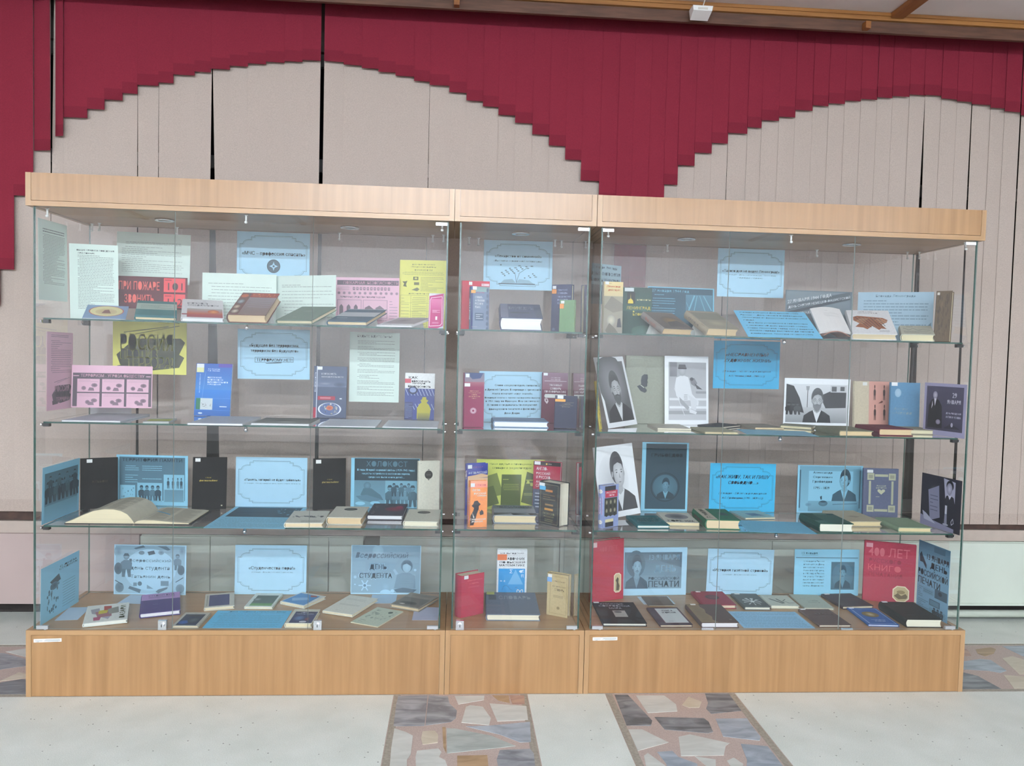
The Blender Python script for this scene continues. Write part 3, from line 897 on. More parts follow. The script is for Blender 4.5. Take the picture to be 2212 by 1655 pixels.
def sheet(view, q, mode, row, label, color, ops=(), size=None, y=.30, lean=.12, yaw=0., ink='23262b', name='paper_sheet', cat='paper', group=None, x=None, roll=.0, th=.0006, tol=.004, zlift=0, ys=.05, dx=0, dy=0):
    Q = quad_px(view, q)
    zs = ROWZ[row] + .0009
    ok = [a for a in Q if a is not None]
    c = on_y(sum(a[0] for a in ok) / len(ok), sum(a[1] for a in ok) / len(ok), y)
    W, H = size or (.2, .2)
    ws = tol if size else .3
    if mode == 'back':
        pr = [c[0] - W / 2, .4385, c[2] - H / 2, 0, 0, 0, W, H]; sg = [1, 0, 1, 0, 0, .03, ws, ws]
    elif mode == 'side':
        yw = PI / 2 if x < CAM[0] else -PI / 2
        if x in (1.55,): yw = PI / 2
        pr = [x, .08 if yw > 0 else .35, c[2] - H / 2, yw, 0, 0, W, H]; sg = [0, .3, 1, 0, 0, .05, ws, ws]
    elif mode == 'stand':
        pr = [c[0] - W / 2, y, zs + zlift, yaw, lean, 0, W, H]; sg = [1, ys, 0 if not zlift else .02, .5 if abs(yaw) > .25 else .16, .05, roll, ws, ws]
    elif mode == 'lie':
        pr = [c[0] - W / 2, y, zs + zlift, yaw, PI / 2, 0, W, H]; sg = [1, .15, 0, .5, 0, 0, ws, ws]
    elif mode == 'tilt':
        pr = [c[0] - W / 2, y, zs, yaw, lean, 0, W, H]; sg = [1, .02, 0, .4, .3, 0, ws, ws]
    p = fit(Q, pr, sg, label, back={'back': .4385, 'lie': .428}.get(mode, .436))
    p[0] += dx; p[1] += dy
    if mode == 'back' and p[2] + p[7] + .004 > HC: p[2] = HC - .004 - p[7]
    if roll and mode == 'stand': p[2] += max(0, -math.sin(p[5]) * p[6]) + .0005
    # keep the thickness off the shelf and the glass
    M = pose(p)
    t = mesh_obj(name, *(lambda mb: (mb.v, mb.f))(MB().box(0, p[6], 0, p[7], -th, 0)), [plain(color, .7, var=.015, spec=.3)])
    t.matrix_world = M
    tag(t, label, cat, group)
    if ops: draw('print', list(ops), p[6], p[7], t, ink, color, z=.0001)
    return t, p
def book_parts(t, W, H, Tk, cover, pages, ops=(), spine_ops=(), sticker=None, soft=False, ink='202226', paper='f0efe8', strip=None, stk2=None, bul=None):
    b_ = .0007 if soft else min(.0028, Tk * .2)
    o = .0004 if soft else .003
    bulge = (0 if soft else min(.006, Tk * .16)) if bul is None else bul
    nseg = 1 if soft else 6
    outer, inner = [(W, 0)], [(W, -b_)]
    for k in range(nseg + 1):
        a = k / nseg
        zz = -Tk * a
        outer.append((-bulge * math.sin(PI * a), zz))
        inner.append((b_ * .9 - bulge * math.sin(PI * a), -b_ - (Tk - 2 * b_) * a))
    outer.append((W, -Tk)); inner.append((W, -Tk + b_))
    n = len(outer)
    V = [(x, 0, z) for x, z in outer] + [(x, H, z) for x, z in outer] + [(x, 0, z) for x, z in inner] + [(x, H, z) for x, z in inner]
    Fs = []
    for k in range(n - 1):
        Fs += [(k, k + 1, n + k + 1, n + k), (2 * n + k, 3 * n + k, 3 * n + k + 1, 2 * n + k + 1), (k, 2 * n + k, 2 * n + k + 1, k + 1), (n + k, n + k + 1, 3 * n + k + 1, 3 * n + k)]
    Fs += [(0, n, 3 * n, 2 * n), (n - 1, 3 * n - 1, 4 * n - 1, 2 * n - 1)]
    cm = plain(cover, .7 if not soft else .5, spec=.2 if not soft else .35, var=.05, scale=120)
    mesh_obj('cover', V, Fs, [cm], t)
    # page block with a hollow fore edge
    c = 0 if soft else min(.006, Tk * .14)
    ns = 1 if soft else 6
    L, Rr_ = [], []
    for k in range(ns + 1):
        a = k / ns
        zz = -b_ - .0001 - (Tk - 2 * b_ - .0002) * a
        L.append((b_ + .0012 - bulge * math.sin(PI * a) * .8, zz)); Rr_.append((W - o - c * math.sin(PI * a), zz))
    m_ = ns + 1
    V = [(x, o, z) for x, z in L] + [(x, o, z) for x, z in Rr_] + [(x, H - o, z) for x, z in L] + [(x, H - o, z) for x, z in Rr_]
    Fs = []
    for k in range(ns):
        Fs += [(k, k + 1, m_ + k + 1, m_ + k)[::-1], (2 * m_ + k, 2 * m_ + k + 1, 3 * m_ + k + 1, 3 * m_ + k), (k, 2 * m_ + k, 2 * m_ + k + 1, k + 1)[::-1], (m_ + k, m_ + k + 1, 3 * m_ + k + 1, 3 * m_ + k)]
    Fs += [(0, m_, 3 * m_, 2 * m_), (ns, 2 * m_ + ns, 3 * m_ + ns, m_ + ns)]
    mesh_obj('page_block', V, Fs, [pages_mat(pages)], t)
    if ops: draw('cover_print', list(ops), W, H, t, ink, paper)
    if spine_ops and Tk > .006:
        s = empty('spine_frame', None)
        s.parent = t
        s.matrix_local = Matrix(((0, 0, -1, -bulge - .0003), (0, 1, 0, 0), (1, 0, 0, -Tk), (0, 0, 0, 1)))
        d = draw('spine_print', list(spine_ops), Tk, H, t, ink, paper)
        if d:
            me = d.data
            for v in me.vertices:
                x, y, z = v.co
                a = min(1, max(0, 1 - x / Tk))
                v.co = (-bulge * math.sin(PI * a) - z, y, -Tk * a)
        bpy.data.objects.remove(s)
    for st in (sticker, stk2):
        if st:
            u0, v0, u1, v1, cc = st
            mb = MB().box(u0 * W, u1 * W, (1 - v1) * H, (1 - v0) * H, .0002, .0022)
            k = mb.build('library_sticker', [plain(cc, .5, var=0)], t)
def book(view, q, mode, row, label, cover, pages='e6d3a8', thick=20, ops=(), spine=(), sticker=None, soft=False, y=None, lean=None, yaw=0., ink='202226', paper='f0efe8', aspect=1.45, stk2=None, group=None, name='book', raise_=0, base=None, ys=.03, asig=.18, bul=None, stand=True, W=None, roll=0, cat='book', dx=0, dy=0, WH=None, ysg=.22):
    Q = quad_px(view, q)
    v0 = view if isinstance(view, str) else view[0]
    tpx = thick / VIEW[v0][2]
    ok = [a for a in Q if a is not None]
    yy = y if y is not None else .085
    c = on_y(sum(a[0] for a in ok) / len(ok), sum(a[1] for a in ok) / len(ok), yy)
    dep = float((c - CAM) @ _fw)
    Tk = max(.003, tpx * dep / F_PX)
    zs = ROWZ[row] + .0006 + raise_
    if mode == 'stand':
        Tk = thick / 1000.0
        ln = .06 if lean is None else lean
        w0, h0 = WH or (abs(Q[2][0] - Q[3][0]) * dep / F_PX, abs(Q[3][1] - Q[0][1]) * dep / F_PX)
        p = fit(Q, [c[0] - w0 / 2, yy, zs + Tk * math.sin(ln), yaw, ln, 0, w0, h0], [1, ys, 0, ysg, .03, roll, .01 if WH else .08, .01 if WH else .08], label, Tk)
        p[2] = zs + max(0, Tk * math.sin(p[4]))
    else:
        w0 = abs(Q[2][0] - Q[3][0]) * dep / F_PX
        if W: w0 = W
        flat = mode == 'lie'
        ln = PI / 2 if flat else (1.1 if lean is None else lean)
        p = fit(Q, [c[0] - w0 / 2, yy, zs + Tk * math.sin(ln), yaw, ln, 0, w0, w0 * aspect], [1, ys * (4 if flat else .5), 0, .25, 0 if flat else .35, 0, .03, w0 * asig], label, Tk)
        if not flat:
            p[2] = zs + Tk * math.sin(p[4])
    p[0] += dx; p[1] += dy
    M = pose(p)
    t = empty(name, M)
    tag(t, label, cat, group)
    book_parts(t, p[6], p[7], Tk, cover, pages, ops, spine, sticker, soft, ink, paper, stk2=stk2, bul=bul)
    if mode == 'tilt' and stand:
        # the folded white paper that props the far end up
        u, v = basis(p); n = np.cross(u, v)
        f = .74
        a = np.array(p[:3]) + v * p[7] * f - n * (Tk + .0015)
        hgt = a[2] - zs
        if hgt > .012:
            hz = np.array([-math.sin(p[3]), math.cos(p[3]), 0])
            w0, w1 = .15 * p[6], .85 * p[6]
            A0, A1 = a + u * w0, a + u * w1
            back = hz * min(.035, hgt * .6)
            front = -hz * min(.01, hgt * .2)
            z0 = zs + .0004
            def dn(P, d): return (P[0] + d[0], P[1] + d[1], z0)
            th = .0008
            V = []
            for P in (A0, A1):
                fb, bb = dn(P, front), dn(P, back)
                V += [fb, (P[0], P[1], P[2]), bb, (fb[0] + hz[0] * th, fb[1] + hz[1] * th, z0), (P[0], P[1], P[2] - .002), (bb[0] - hz[0] * th, bb[1] - hz[1] * th, z0)]
            Fs = [(0, 6, 7, 1), (1, 7, 8, 2), (3, 4, 10, 9), (4, 5, 11, 10), (0, 1, 4, 3), (1, 2, 5, 4), (6, 9, 10, 7), (7, 10, 11, 8), (0, 3, 9, 6), (2, 8, 11, 5)]
            st = mesh_obj('paper_stand', V, Fs, [plain('e9ebe6', .7, var=0)])
            tag(st, 'folded white paper stand under the ' + label[:1].lower() + ' '.join(label.split()[:9])[1:], 'stand', 'folded paper stands propping books')
    return t, p

# ================================================================== THE EXHIBITS
PALE, PINK, YEL, BLUE, SKY, BRI, LIL, WHT = 'd3e2d8', 'deb2c2', 'dbd873', 'a9d0e4', '8cc8e0', '3fb0dc', 'a49ebc', 'eef0f2'
STK = (.02, .02, .17, .10, 'eceded')
GB, GS = 'standing books', 'sheets and posters set up in the cases'
def lie(view, q, row, label, cover, pages='e6d3a8', t=20, ops=(), **k): return book(view, [q[3], q[2], q[1], q[0]], 'lie', row, label, cover, pages, t, ops, **k)
def tilt(view, q, row, label, cover, pages='e6d3a8', t=20, ops=(), **k): return book(view, [q[3], q[2], q[1], q[0]], 'tilt', row, label, cover, pages, t, ops, **k)
def stand(view, q, row, label, cover, pages='e6d3a8', t=20, ops=(), **k): return book(view, q, 'stand', row, label, cover, pages, t, ops, **k)

# ---------------------------------------------------------------- left case, top shelf
sheet('A1', [(105,150),(395,210),(390,980),(105,950)], 'side', 1, 'pale green typed sheet stuck upright on the left side glass, top shelf', PALE, Ln(.15,.10,.93,.16,2,.2,.6) + Ln(.15,.17,.93,.80,34,.35,.5), A4P, x=.0285, tol=.01)
sheet('A1', [(402,372),(895,440),None,(398,1125)], 'stand', 1, 'pale green typed sheet standing angled in the corner beside the red fire sign', PALE, T('ОБЩИЕ ПРАВИЛА ПОВЕДЕНИЯ', .15,.07,.92,.095,.25,1) + T('ПРИ ПОЖАРЕ', .18,.11,.52,.13,.25,1) + Ln(.17,.14,.92,.86,36,.38,.5,2), A4P, y=.39, yaw=0, lean=.02, tol=.03, ys=.015)
sheet('A1', [(882,280),(1618,318),(1610,818),(890,760)], 'back', 1, 'pale green landscape sheet of short paragraphs hung above the red fire sign', PALE, Ln(.12,.18,.90,.24,2,.45,.4,3) + Ln(.07,.27,.92,.80,14,.5,.35,4), A4L)
sheet('A1', [(893,715),(1588,742),(1588,1060),(890,1035)], 'stand', 1, 'dark red fire sign in large letters with the numbers 101 and 112', '5a2029', T('ПРИ ПОЖАРЕ', .02,.15,.60,.42,'e0655c') + T('ЗВОНИТЬ', .10,.56,.52,.82,'e0655c') + Rr(.66,.03,.97,.46,'dd4a50') + Rr(.66,.52,.97,.95,'dd4a50') + T('101', .72,.17,.93,.40,'4c1a22') + T('112', .72,.66,.93,.90,'4c1a22') + Ln(.68,.06,.95,.12,1,'6a2028',.6) + Ln(.68,.55,.95,.61,1,'6a2028',.6), y=.36, lean=.03, zlift=.03, name='fire_sign', cat='sign')
sheet(['A1','A2','A2','A1'], [(1737,685),(445,715),(445,1185),(1735,1175)], 'stand', 1, 'white landscape sheet behind the thick brown book, left of its pair', PALE, Ln(.08,.17,.95,.92,12,.5,.25,5), A4L, y=.40, lean=.03)
sheet('A2', [(447,715),(1037,728),(1037,1180),(447,1185)], 'stand', 1, 'white landscape sheet of numbered lines beside the pink fire poster', PALE, Ln(.10,.17,.97,.24,2,.35,.4,6) + Ln(.10,.28,.97,.92,10,.5,.25,7), A4L, y=.405, lean=.02)
def sign(view, q, label, color, title, sub=(), extra=(), mode='back', row=1, frc=.22, **k):
    return sheet(view, q, mode, row, label, color, frame(frc) + list(title) + list(sub) + list(extra), k.pop('size', A4L), name='title_card', cat='sign', **k)
emb = E(.505,.67,.092,.135,.30,.38,28) + [('w', [(.505+.085*math.cos(2*PI*k/28), .67+.122*math.sin(2*PI*k/28)) for k in range(28)], .15, .006)] + Pg([(.505,.58),(.52,.64),(.565,.67),(.52,.70),(.505,.76),(.49,.70),(.445,.67),(.49,.64)], .92) + E(.505,.67,.014,.02,.3)
sign('A2', [(55,265),(780,297),(780,798),(50,770)], 'light blue framed title card with a round star emblem', BLUE, T('«МЧС – профессия спасать»', .07,.385,.94,.475,.12,1), extra=emb)
sheet('A2', [(1038,728),(1668,745),(1668,1200),(1040,1180)], 'stand', 1, 'pink fire safety poster with rows of small pictures', PINK, Rr(.02,.055,.99,.15,.35) + T('ПОЖАРНАЯ  БЕЗОПАСНОСТЬ', .12,.075,.98,.13,.95,1) + [o for i in range(11) for o in Rr(.27+.055*i,.19,.305+.055*i,.25,.4) + Rr(.28+.055*i,.20,.297+.055*i,.235,.85)] + [o for i in range(12) for o in E(.05+.083*i,.31,.025,.03,.45,.75,8)] + Ln(.03,.18,.22,.25,5,.5) + T('ПЕРВИЧНЫЕ СРЕДСТВА ПОЖАРОТУШЕНИЯ', .07,.37,.78,.41,.3,1) + Rr(.02,.44,.41,.80,.65) + Rr(.03,.45,.40,.79,.95) + Rr(.43,.44,.82,.80,.65) + Rr(.44,.45,.81,.79,.95) + [o for i in range(3) for o in Pg([(.06+.115*i,.74),(.06+.115*i,.58),(.09+.115*i,.53),(.12+.115*i,.58),(.12+.115*i,.74)],.35)] + [o for i in range(2) for o in Pg([(.48+.17*i,.72),(.46+.17*i,.60),(.53+.17*i,.55),(.60+.17*i,.62),(.57+.17*i,.73)],.4)] + Ln(.85,.44,.98,.95,9,.5,.4,3) + Ln(.03,.83,.81,.96,4,.5,.4,4), (.285,.21), y=.415, lean=.02, tol=.03, ys=.01, name='poster', cat='poster')
sheet('A2', [(1672,563),(2150,565),(2125,1228),(1668,1225)], 'stand', 1, 'yellow civil defence sheet standing at the right end of the top shelf', YEL, T('ДЕЙСТВИЯ ПО СИГНАЛУ', .26,.05,.75,.075,.45) + T('ГРАЖДАНСКОЙ ОБОРОНЫ', .24,.085,.77,.11,.45) + T('ВНИМАНИЕ ВСЕМ!', .32,.13,.70,.155,.45) + Ln(.06,.165,.95,.22,4,.5) + Pg([(.08,.38),(.10,.34),(.06,.31),(.12,.31),(.17,.30),(.14,.35),(.16,.39)],.35) + Rr(.29,.24,.40,.29,.3) + Rr(.32,.25,.375,.275,.9) + Rr(.31,.32,.42,.36,.4) + Pg([(.26,.43),(.38,.395),(.43,.42),(.38,.45)],.4) + Ln(.45,.24,.95,.45,10,.5) + T('ДЕЙСТВИЯ ПО СИГНАЛУ', .2,.475,.8,.495,.3,1) + [('w', [(.03,.51),(.97,.51),(.97,.96),(.03,.96)], .45, .004)] + line([(.25,.51),(.25,.96)],.45) + line([(.6,.51),(.6,.96)],.45) + line([(.03,.62),(.97,.62)],.45) + line([(.03,.74),(.97,.74)],.45) + Ln(.28,.53,.58,.94,16,.55) + Ln(.63,.53,.94,.94,16,.55,.5,2) + Ln(.05,.53,.22,.94,9,.6,.3,3), A4P, y=.38, lean=.05, tol=.03, ys=.01, name='poster', cat='poster')
stand('A2', [(1975,900),(2118,888),(2110,1235),(1952,1230)], 1, 'slim magenta booklet standing in front of the yellow sheet', 'c8c2cc', 'e8e4e0', 3, Pg([(.02,.08),(.95,.0),(.97,.93),(.6,1),(.02,1)], 'b0246a') + [('w', [(.14,.13),(.86,.09),(.90,.86),(.78,.92),(.08,.94),(.08,.2)], 'f0d8e4', .035)] + G(.13,.16,.86,.55,'d06a9a','b0246a') + Ln(.25,.47,.75,.56,3,'f0c0d8') + Rr(.46,.66,.58,.76,'f0e0ea') + Ln(.25,.82,.7,.87,2,'e8b0cc'), soft=True, y=.12, lean=.12, group=GB, name='booklet', cat='booklet')
tilt('A1', [(540,1120),(975,1138),(1003,1030),(600,1000)], 1, 'thin blue book with a yellow oval emblem, tilted at the left of the shelf', '7f9cc0', 'e8e8e0', 9, E(.5,.45,.42,.40,'b8695a') + E(.5,.45,.39,.37,'e3d9a0') + E(.5,.50,.26,.24,'c9a67a','d8c890') + Pg([(.4,.62),(.45,.38),(.55,.34),(.62,.62)],'8a5a50'), soft=True, aspect=1.1, asig=.1)
tilt('A1', [(1062,1105),(1488,1108),(1480,980),(1100,968)], 1, 'teal book with a pale band across its cover, tilted before the fire sign', '2f7474', 'e3c690', 40, Rr(0,.17,1,.55,'a7bdb2') + Ln(.1,.25,.9,.5,3,'71958c',.5) + Rr(0,.9,1,1,'31808a'))
tilt('A1', [(1530,1120),(1955,1125),(1940,962),(1545,955)], 1, 'white book with a red fire picture on the cover', 'd9d6d8', 'f6f8fb', 45, T('БЕЗОПАСНОСТЬ', .12,.18,.62,.27,'4a4650') + T('ЖИЗНЕДЕЯТЕЛЬНОСТИ', .12,.30,.88,.39,'4a4650') + Ln(.5,.06,.72,.10,1,'888890') + G(.12,.52,.97,.80,'a8a4a0','b8502c') + G(.12,.80,.97,.98,'b0433a','963040') + E(.75,.68,.14,.10,'e89a50','b8502c') + Rr(0,.80,.12,.86,'9a3040'))
tilt('A1', [(1990,1085),(2367,1085),(2512,900),(2137,888)], 1, 'thick brown textbook with a ruined landscape cover', '6e4a44', 'dcb87e', 95, Rr(.27,.02,1,.22,'8f3328') + T('БЕЗОПАСНОСТЬ', .32,.05,.92,.11,'d0743a') + T('ЖИЗНЕДЕЯТЕЛЬНОСТИ', .32,.13,.92,.19,'d0743a') + G(.27,.22,1,1,'8a7c80','7a625a') + E(.12,.15,.1,.08,'b4552c') + E(.12,.42,.11,.12,'94a0a4','50352e') + E(.11,.66,.1,.1,'cdb49a','50352e') + E(.14,.86,.11,.1,'d8c6b0','50352e') + Ln(.35,.35,.95,.7,4,'94878a',.3), lean=1.0)
tilt('A2', [(455,1145),(780,1155),(1060,1030),(690,1025)], 1, 'dull green clothbound book lying askew, its cover almost plain', '6b7f6f', 'e2d3a6', 42, Ln(.3,.75,.7,.8,1,'8b9a86') + Ln(.35,.3,.65,.4,2,'7d8f80'), aspect=1.3)
tilt('A2', [(945,1165),(1350,1165),(1540,1060),(1180,1050)], 1, 'dark blue book with pale stripes in front of the pink fire poster', '3f5c70', 'e3c690', 45, Rr(0,.28,1,.62,'b5bcc2') + Rr(.0,.0,1,.06,'8fa3ab') + Ln(.1,.7,.9,.78,1,'9db3bd'))
tilt('A2', [(1440,1200),(1790,1215),(2010,1130),(1660,1145)], 1, 'thin white picture book lying before the magenta booklet', 'dedfe4', 'f2f2f2', 16, Rr(.05,.05,.95,.8,'a49aa2') + E(.4,.4,.25,.2,'8a7f86','a49aa2') + Ln(.1,.85,.9,.93,1,'8a8088'), soft=True, aspect=1.1)

# ---------------------------------------------------------------- left case, second shelf
def rpt(c=.2, w='e0e0d0', k=1):
    return Pg([(.05,.62),(.30,.30),(.92,.28),(.98,.36),(.90,.60),(.97,.66),(.90,.86),(.45,.94),(.10,.82)], c+.08) + Pg([(.06,.84),(.30,.78),(.34,.95),(.08,.98)], c+.05) + line([(.15,.18),(.75,.05)], c+.3, .012) + line([(.3,.21),(.9,.03)], c+.25, .008)
sheet('B1', [(175,165),(450,185),(440,940),(210,945)], 'side', 2, 'pink typed sheet stuck on the left side glass with a slogan at its foot', PINK, Ln(.15,.03,.85,.07,2,.4) + Ln(.15,.10,.95,.53,18,.42,.4,8) + mp(rpt(.25) + T('РОССИЯ',.18,.30,.88,.52,.9,1) + T('ПРОТИВ',.18,.54,.7,.70,.2,1) + T('ТЕРРОРА!',.25,.72,.88,.88,.92,1), .15,.58,.95,.94), A4P, x=.0285, tol=.012)
sheet('B1', [(845,82),(1582,100),(1578,602),(848,580)], 'back', 2, 'yellow poster with bold black slanting slogan', YEL, rpt(.12) + T('РОССИЯ', .10,.205,.815,.53,1.0,1) + T('ПРОТИВ', .105,.50,.605,.71,1.0,1,0) + T('ПРОТИВ', .11,.515,.60,.70,.1,0) + T('ТЕРРОРА!', .185,.66,.815,.88,1.0,1,0) + T('ТЕРРОРА!', .19,.675,.81,.865,.1,0) , A4L, name='poster', cat='poster')
sheet('B1', [(437,502),(1237,512),(1235,915),(437,937)], 'stand', 2, 'pink poster of six small pictures under a bold white heading', PINK, Rr(.015,.18,.99,.97,.30) + T('ТЕРРОРИЗМ - УГРОЗА ОБЩЕСТВУ', .11,.205,.90,.29,.98,1) + Rr(.02,.24,.09,.26,.95) + Rr(.92,.24,.98,.26,.95) + [o for j in range(2) for i in range(3) for o in Rr(.07+.305*i,.32+.34*j,.345+.305*i,.63+.34*j,.97) + Ln(.09+.305*i,.335+.34*j,.33+.305*i,.40+.34*j,2,.6,.4,i+j) + E(.15+.305*i+.05*j,.54+.33*j,.03,.05,.4,.6,8) + E(.28+.305*i,.47+.36*j,.04,.05,.35,.6,8) + Pg([(.2+.305*i,.60+.34*j),(.22+.305*i,.52+.34*j),(.27+.305*i,.53+.34*j),(.28+.305*i,.60+.34*j)],.5)], (.297,.165), y=.20, lean=.1, zlift=.02, name='poster', cat='poster')
sign('B2', [(62,140),(780,155),(780,645),(62,635)], 'light blue framed title card with a black boxed stamp', BLUE, T('«Будущее без терроризма,', .16,.29,.85,.37,.3,1) + T('терроризм без будущего»', .18,.40,.84,.47,.3,1), T('ТЕРРОРИЗМУ.НЕТ!', .26,.585,.755,.645,.15,1) + [('w', [(.24,.565),(.77,.555),(.77,.655),(.24,.665)], .2, .005)] + Pg([(.38,.68),(.62,.655),(.6,.675),(.4,.69)], .2), row=2)
sheet('B2', [(1182,172),(1675,185),(1662,872),(1170,862)], 'back', 2, 'pale green portrait notice urging people to stay watchful', PALE, T('БУДЬТЕ БДИТЕЛЬНЫ!', .15,.04,.85,.08,.4) + [o for k in range(10) for o in Ln(.16,.115+.082*k,.93,.175+.082*k,3,.35,.45,k+20)], A4P)
sheet('B1', [(622,905),(1032,905),(1032,990),(622,980)], 'stand', 2, 'blank white card behind the six picture poster', 'e3e6ea', (), y=.30, lean=.02, group='blank white cards')
stand('B1', [(1687,485),(2048,492),(2000,998),(1648,985)], 2, 'bright blue security textbook standing by the rolled magazine', '2e62ad', 'e9ecef', 9, G(0,0,1,.5,'3a62b0','3f86cc') + G(0,.5,1,1,'2f7fd0','2f64ae') + Rr(.62,0,1,.07,'5c4fa6') + T('А.А. Михайлов', .33,.09,.66,.115,'cfe0f4') + T('К.Д. Иванова', .33,.125,.66,.15,'cfe0f4') + T('ОБЕСПЕЧЕНИЕ', .33,.25,.72,.28,'dce9f8') + T('БЕЗОПАСНОСТИ', .33,.295,.76,.325,'dce9f8') + T('ОБРАЗОВАТЕЛЬНОГО', .33,.34,.9,.37,'dce9f8') + T('УЧРЕЖДЕНИЯ', .33,.385,.7,.415,'dce9f8') + Rr(.04,.66,.5,.88,'2f7a5a') + Rr(.16,.66,.5,.88,'c9d2d4') + mp(crowd(16,9,.1,.8),.18,.74,.48,.87) + Rr(.70,.81,.9,.825,'dce9f8') + TV('высшее образование', .1,.2,.14,.56,'b4cdea') + line([(.27,.14),(.2,.66)], '7fb0e0', .006) + Rr(0,.66,1,.664,'5d9de0') + Rr(0,.885,1,.889,'5d9de0') + E(.17,.95,.06,.015,'dce9f8'), soft=True, y=.385, ys=.008, sticker=(.02,.01,.22,.08,'dfe3e6'), stk2=(.02,.08,.22,.17,'dfdfa6'), group=GB)
stand('B2', [(828,515),(1155,512),(1130,1025),(810,1015)], 2, 'slate blue safety textbook with a red stripe, standing beside the watchful notice', '525c74', 'd8d2c4', 14, G(0,0,1,.3,'4d566e','5d6880') + G(0,.28,1,.40,'5d6880','77829a') + E(.35,.34,.22,.03,'8f98ac','66718a') + E(.8,.35,.2,.05,'3f4a62','5d6880') + Rr(.08,0,.105,1,'c3c9d6') + T('БЕЗОПАСНОСТЬ', .22,.13,.68,.165,'e6e8ee',1) + T('ЖИЗНЕДЕЯТЕЛЬНОСТИ', .22,.19,.9,.225,'e6e8ee',1) + Rr(.13,.58,.66,.655,'a32f42') + Ln(.2,.595,.54,.635,2,'e0bcc4') + Rr(.8,.615,.87,.635,'e6e8ee') + E(.5,.83,.36,.125,'dfe3ec',None,28) + E(.5,.83,.31,.12,'5a6b94',None,28) + mp(crowd(26,12,.2,.95),.2,.71,.8,.95) + mp([('e',.5,.4,.18,.2,'b04a3a','c87a5a',10)],.2,.71,.8,.95) + TV('безопасность', .02,.12,.06,.5,'cfd4e0') + Rr(0,.8,.08,1,'a32f42'), spine=Rr(0,.79,1,1,'a32f42') + TV('безопасность', .3,.1,.7,.5,'cfd4e0'), y=.395, ys=.006, sticker=(.1,.01,.25,.07,'dfe3ea'), group=GB)
stand('B2', [(1735,578),(2030,585),(2012,1045),(1715,1045)], 2, 'white and blue book with an olive jar figure on its cover', 'e3e3e1', 'e4dcc8', 8, T('КАК', .12,.07,.42,.125,'2c2c30',1) + T('обеспечить', .22,.145,.85,.20,'2c2c30',1) + T('личную', .24,.205,.68,.25,'2c2c30',1) + T('безопасность', .1,.255,.86,.31,'2c2c30',1) + Rr(0,.33,1,1,'3d4a86') + [o for k in range(18) for o in line([(.02+.11*(k%9),.34+.32*(k//9)),(.12+.11*(k%9) if k%9<8 else .99,.48+.30*(k//9))],'c9d2ea',.013)] + E(.27,.37,.16,.085,'2e3550') + E(.27,.365,.11,.055,'8c99c0') + Pg([(.42,.98),(.42,.75),(.5,.66),(.57,.63),(.53,.575),(.58,.565),(.6,.51),(.72,.51),(.73,.565),(.80,.58),(.74,.63),(.82,.68),(.88,.76),(.84,.98)],'b3ab3a') + G(.44,.85,.84,1,'a09a40','565a4a') + Rr(.0,.62,.28,1,'39406a') + Ln(.02,.65,.26,.97,12,'8e9ac2',.3), soft=True, y=.39, ys=.006, stk2=(.0,.125,.20,.215,'c03a4c'), group=GB)
def mag(view, q, row, label, color, ops=(), t=6, **k):
    return lie(view, q, row, label, color, 'f0f1f4', t, ops, soft=True, name=k.pop('name', 'magazine'), cat=k.pop('cat', 'magazine'), bul=0, **k)
mag('B1', [(335,1050),(920,1072),(1215,990),(690,960)], 2, 'open grey journal lying under the six picture poster', 'c6c9d1', Ln(.05,.08,.46,.94,26,.6,.45,3) + Ln(.54,.08,.95,.94,26,.55,.45,4) + Rr(.495,0,.505,1,.6), 14, aspect=.9, asig=.3, ink='70747c', paper='d2d5dc')
mag('B1', [(1150,1070),(1400,1076),(1490,1030),(1230,1012)], 2, 'small leaflet with a yellow green band between the two grey journals', 'b9bdb4', Rr(.05,.3,.95,.8,'b3bd5a') + Ln(.1,.4,.9,.7,3,'8a9440'), 4, name='leaflet', cat='leaflet')
mag('B1', [(1575,1085),(2150,1095),(2307,1015),(1840,1005)], 2, 'journal with its cover rolled back, before the bright blue textbook', 'cdd0d8', Ln(.04,.06,.96,.95,22,.6,.45,6), 18, aspect=.8, asig=.3, ink='7d818a', paper='d6d9e0')
mag('B2', [(198,1090),(765,1100),(890,1030),(340,1010)], 2, 'white journal with a grey photograph cover, below the boxed stamp card', 'd5d6d8', G(0,0,1,.9,'5f605c','86867e') + E(.4,.4,.3,.25,'4d4e4c','75766f') + E(.55,.72,.2,.12,'b9bcb8','86867e'), 16, aspect=1.0, asig=.1)
mag('B2', [(865,1112),(1430,1118),(1500,1040),(975,1035)], 2, 'white typed page lying before the slate blue textbook', 'e0e4ec', Ln(.06,.06,.94,.95,24,.66,.45,7), 2, aspect=1.3, asig=.1, name='typed_page', cat='paper', ink='7d828c', paper='e4e8f0')
mag('B2', [(1505,1122),(2045,1130),(2070,1055),(1560,1042)], 2, 'white typed page lying before the book with the olive jar', 'e0e4ec', Ln(.06,.06,.94,.95,24,.66,.45,8), 2, aspect=1.3, asig=.1, name='typed_page', cat='paper', ink='7d828c', paper='e4e8f0')

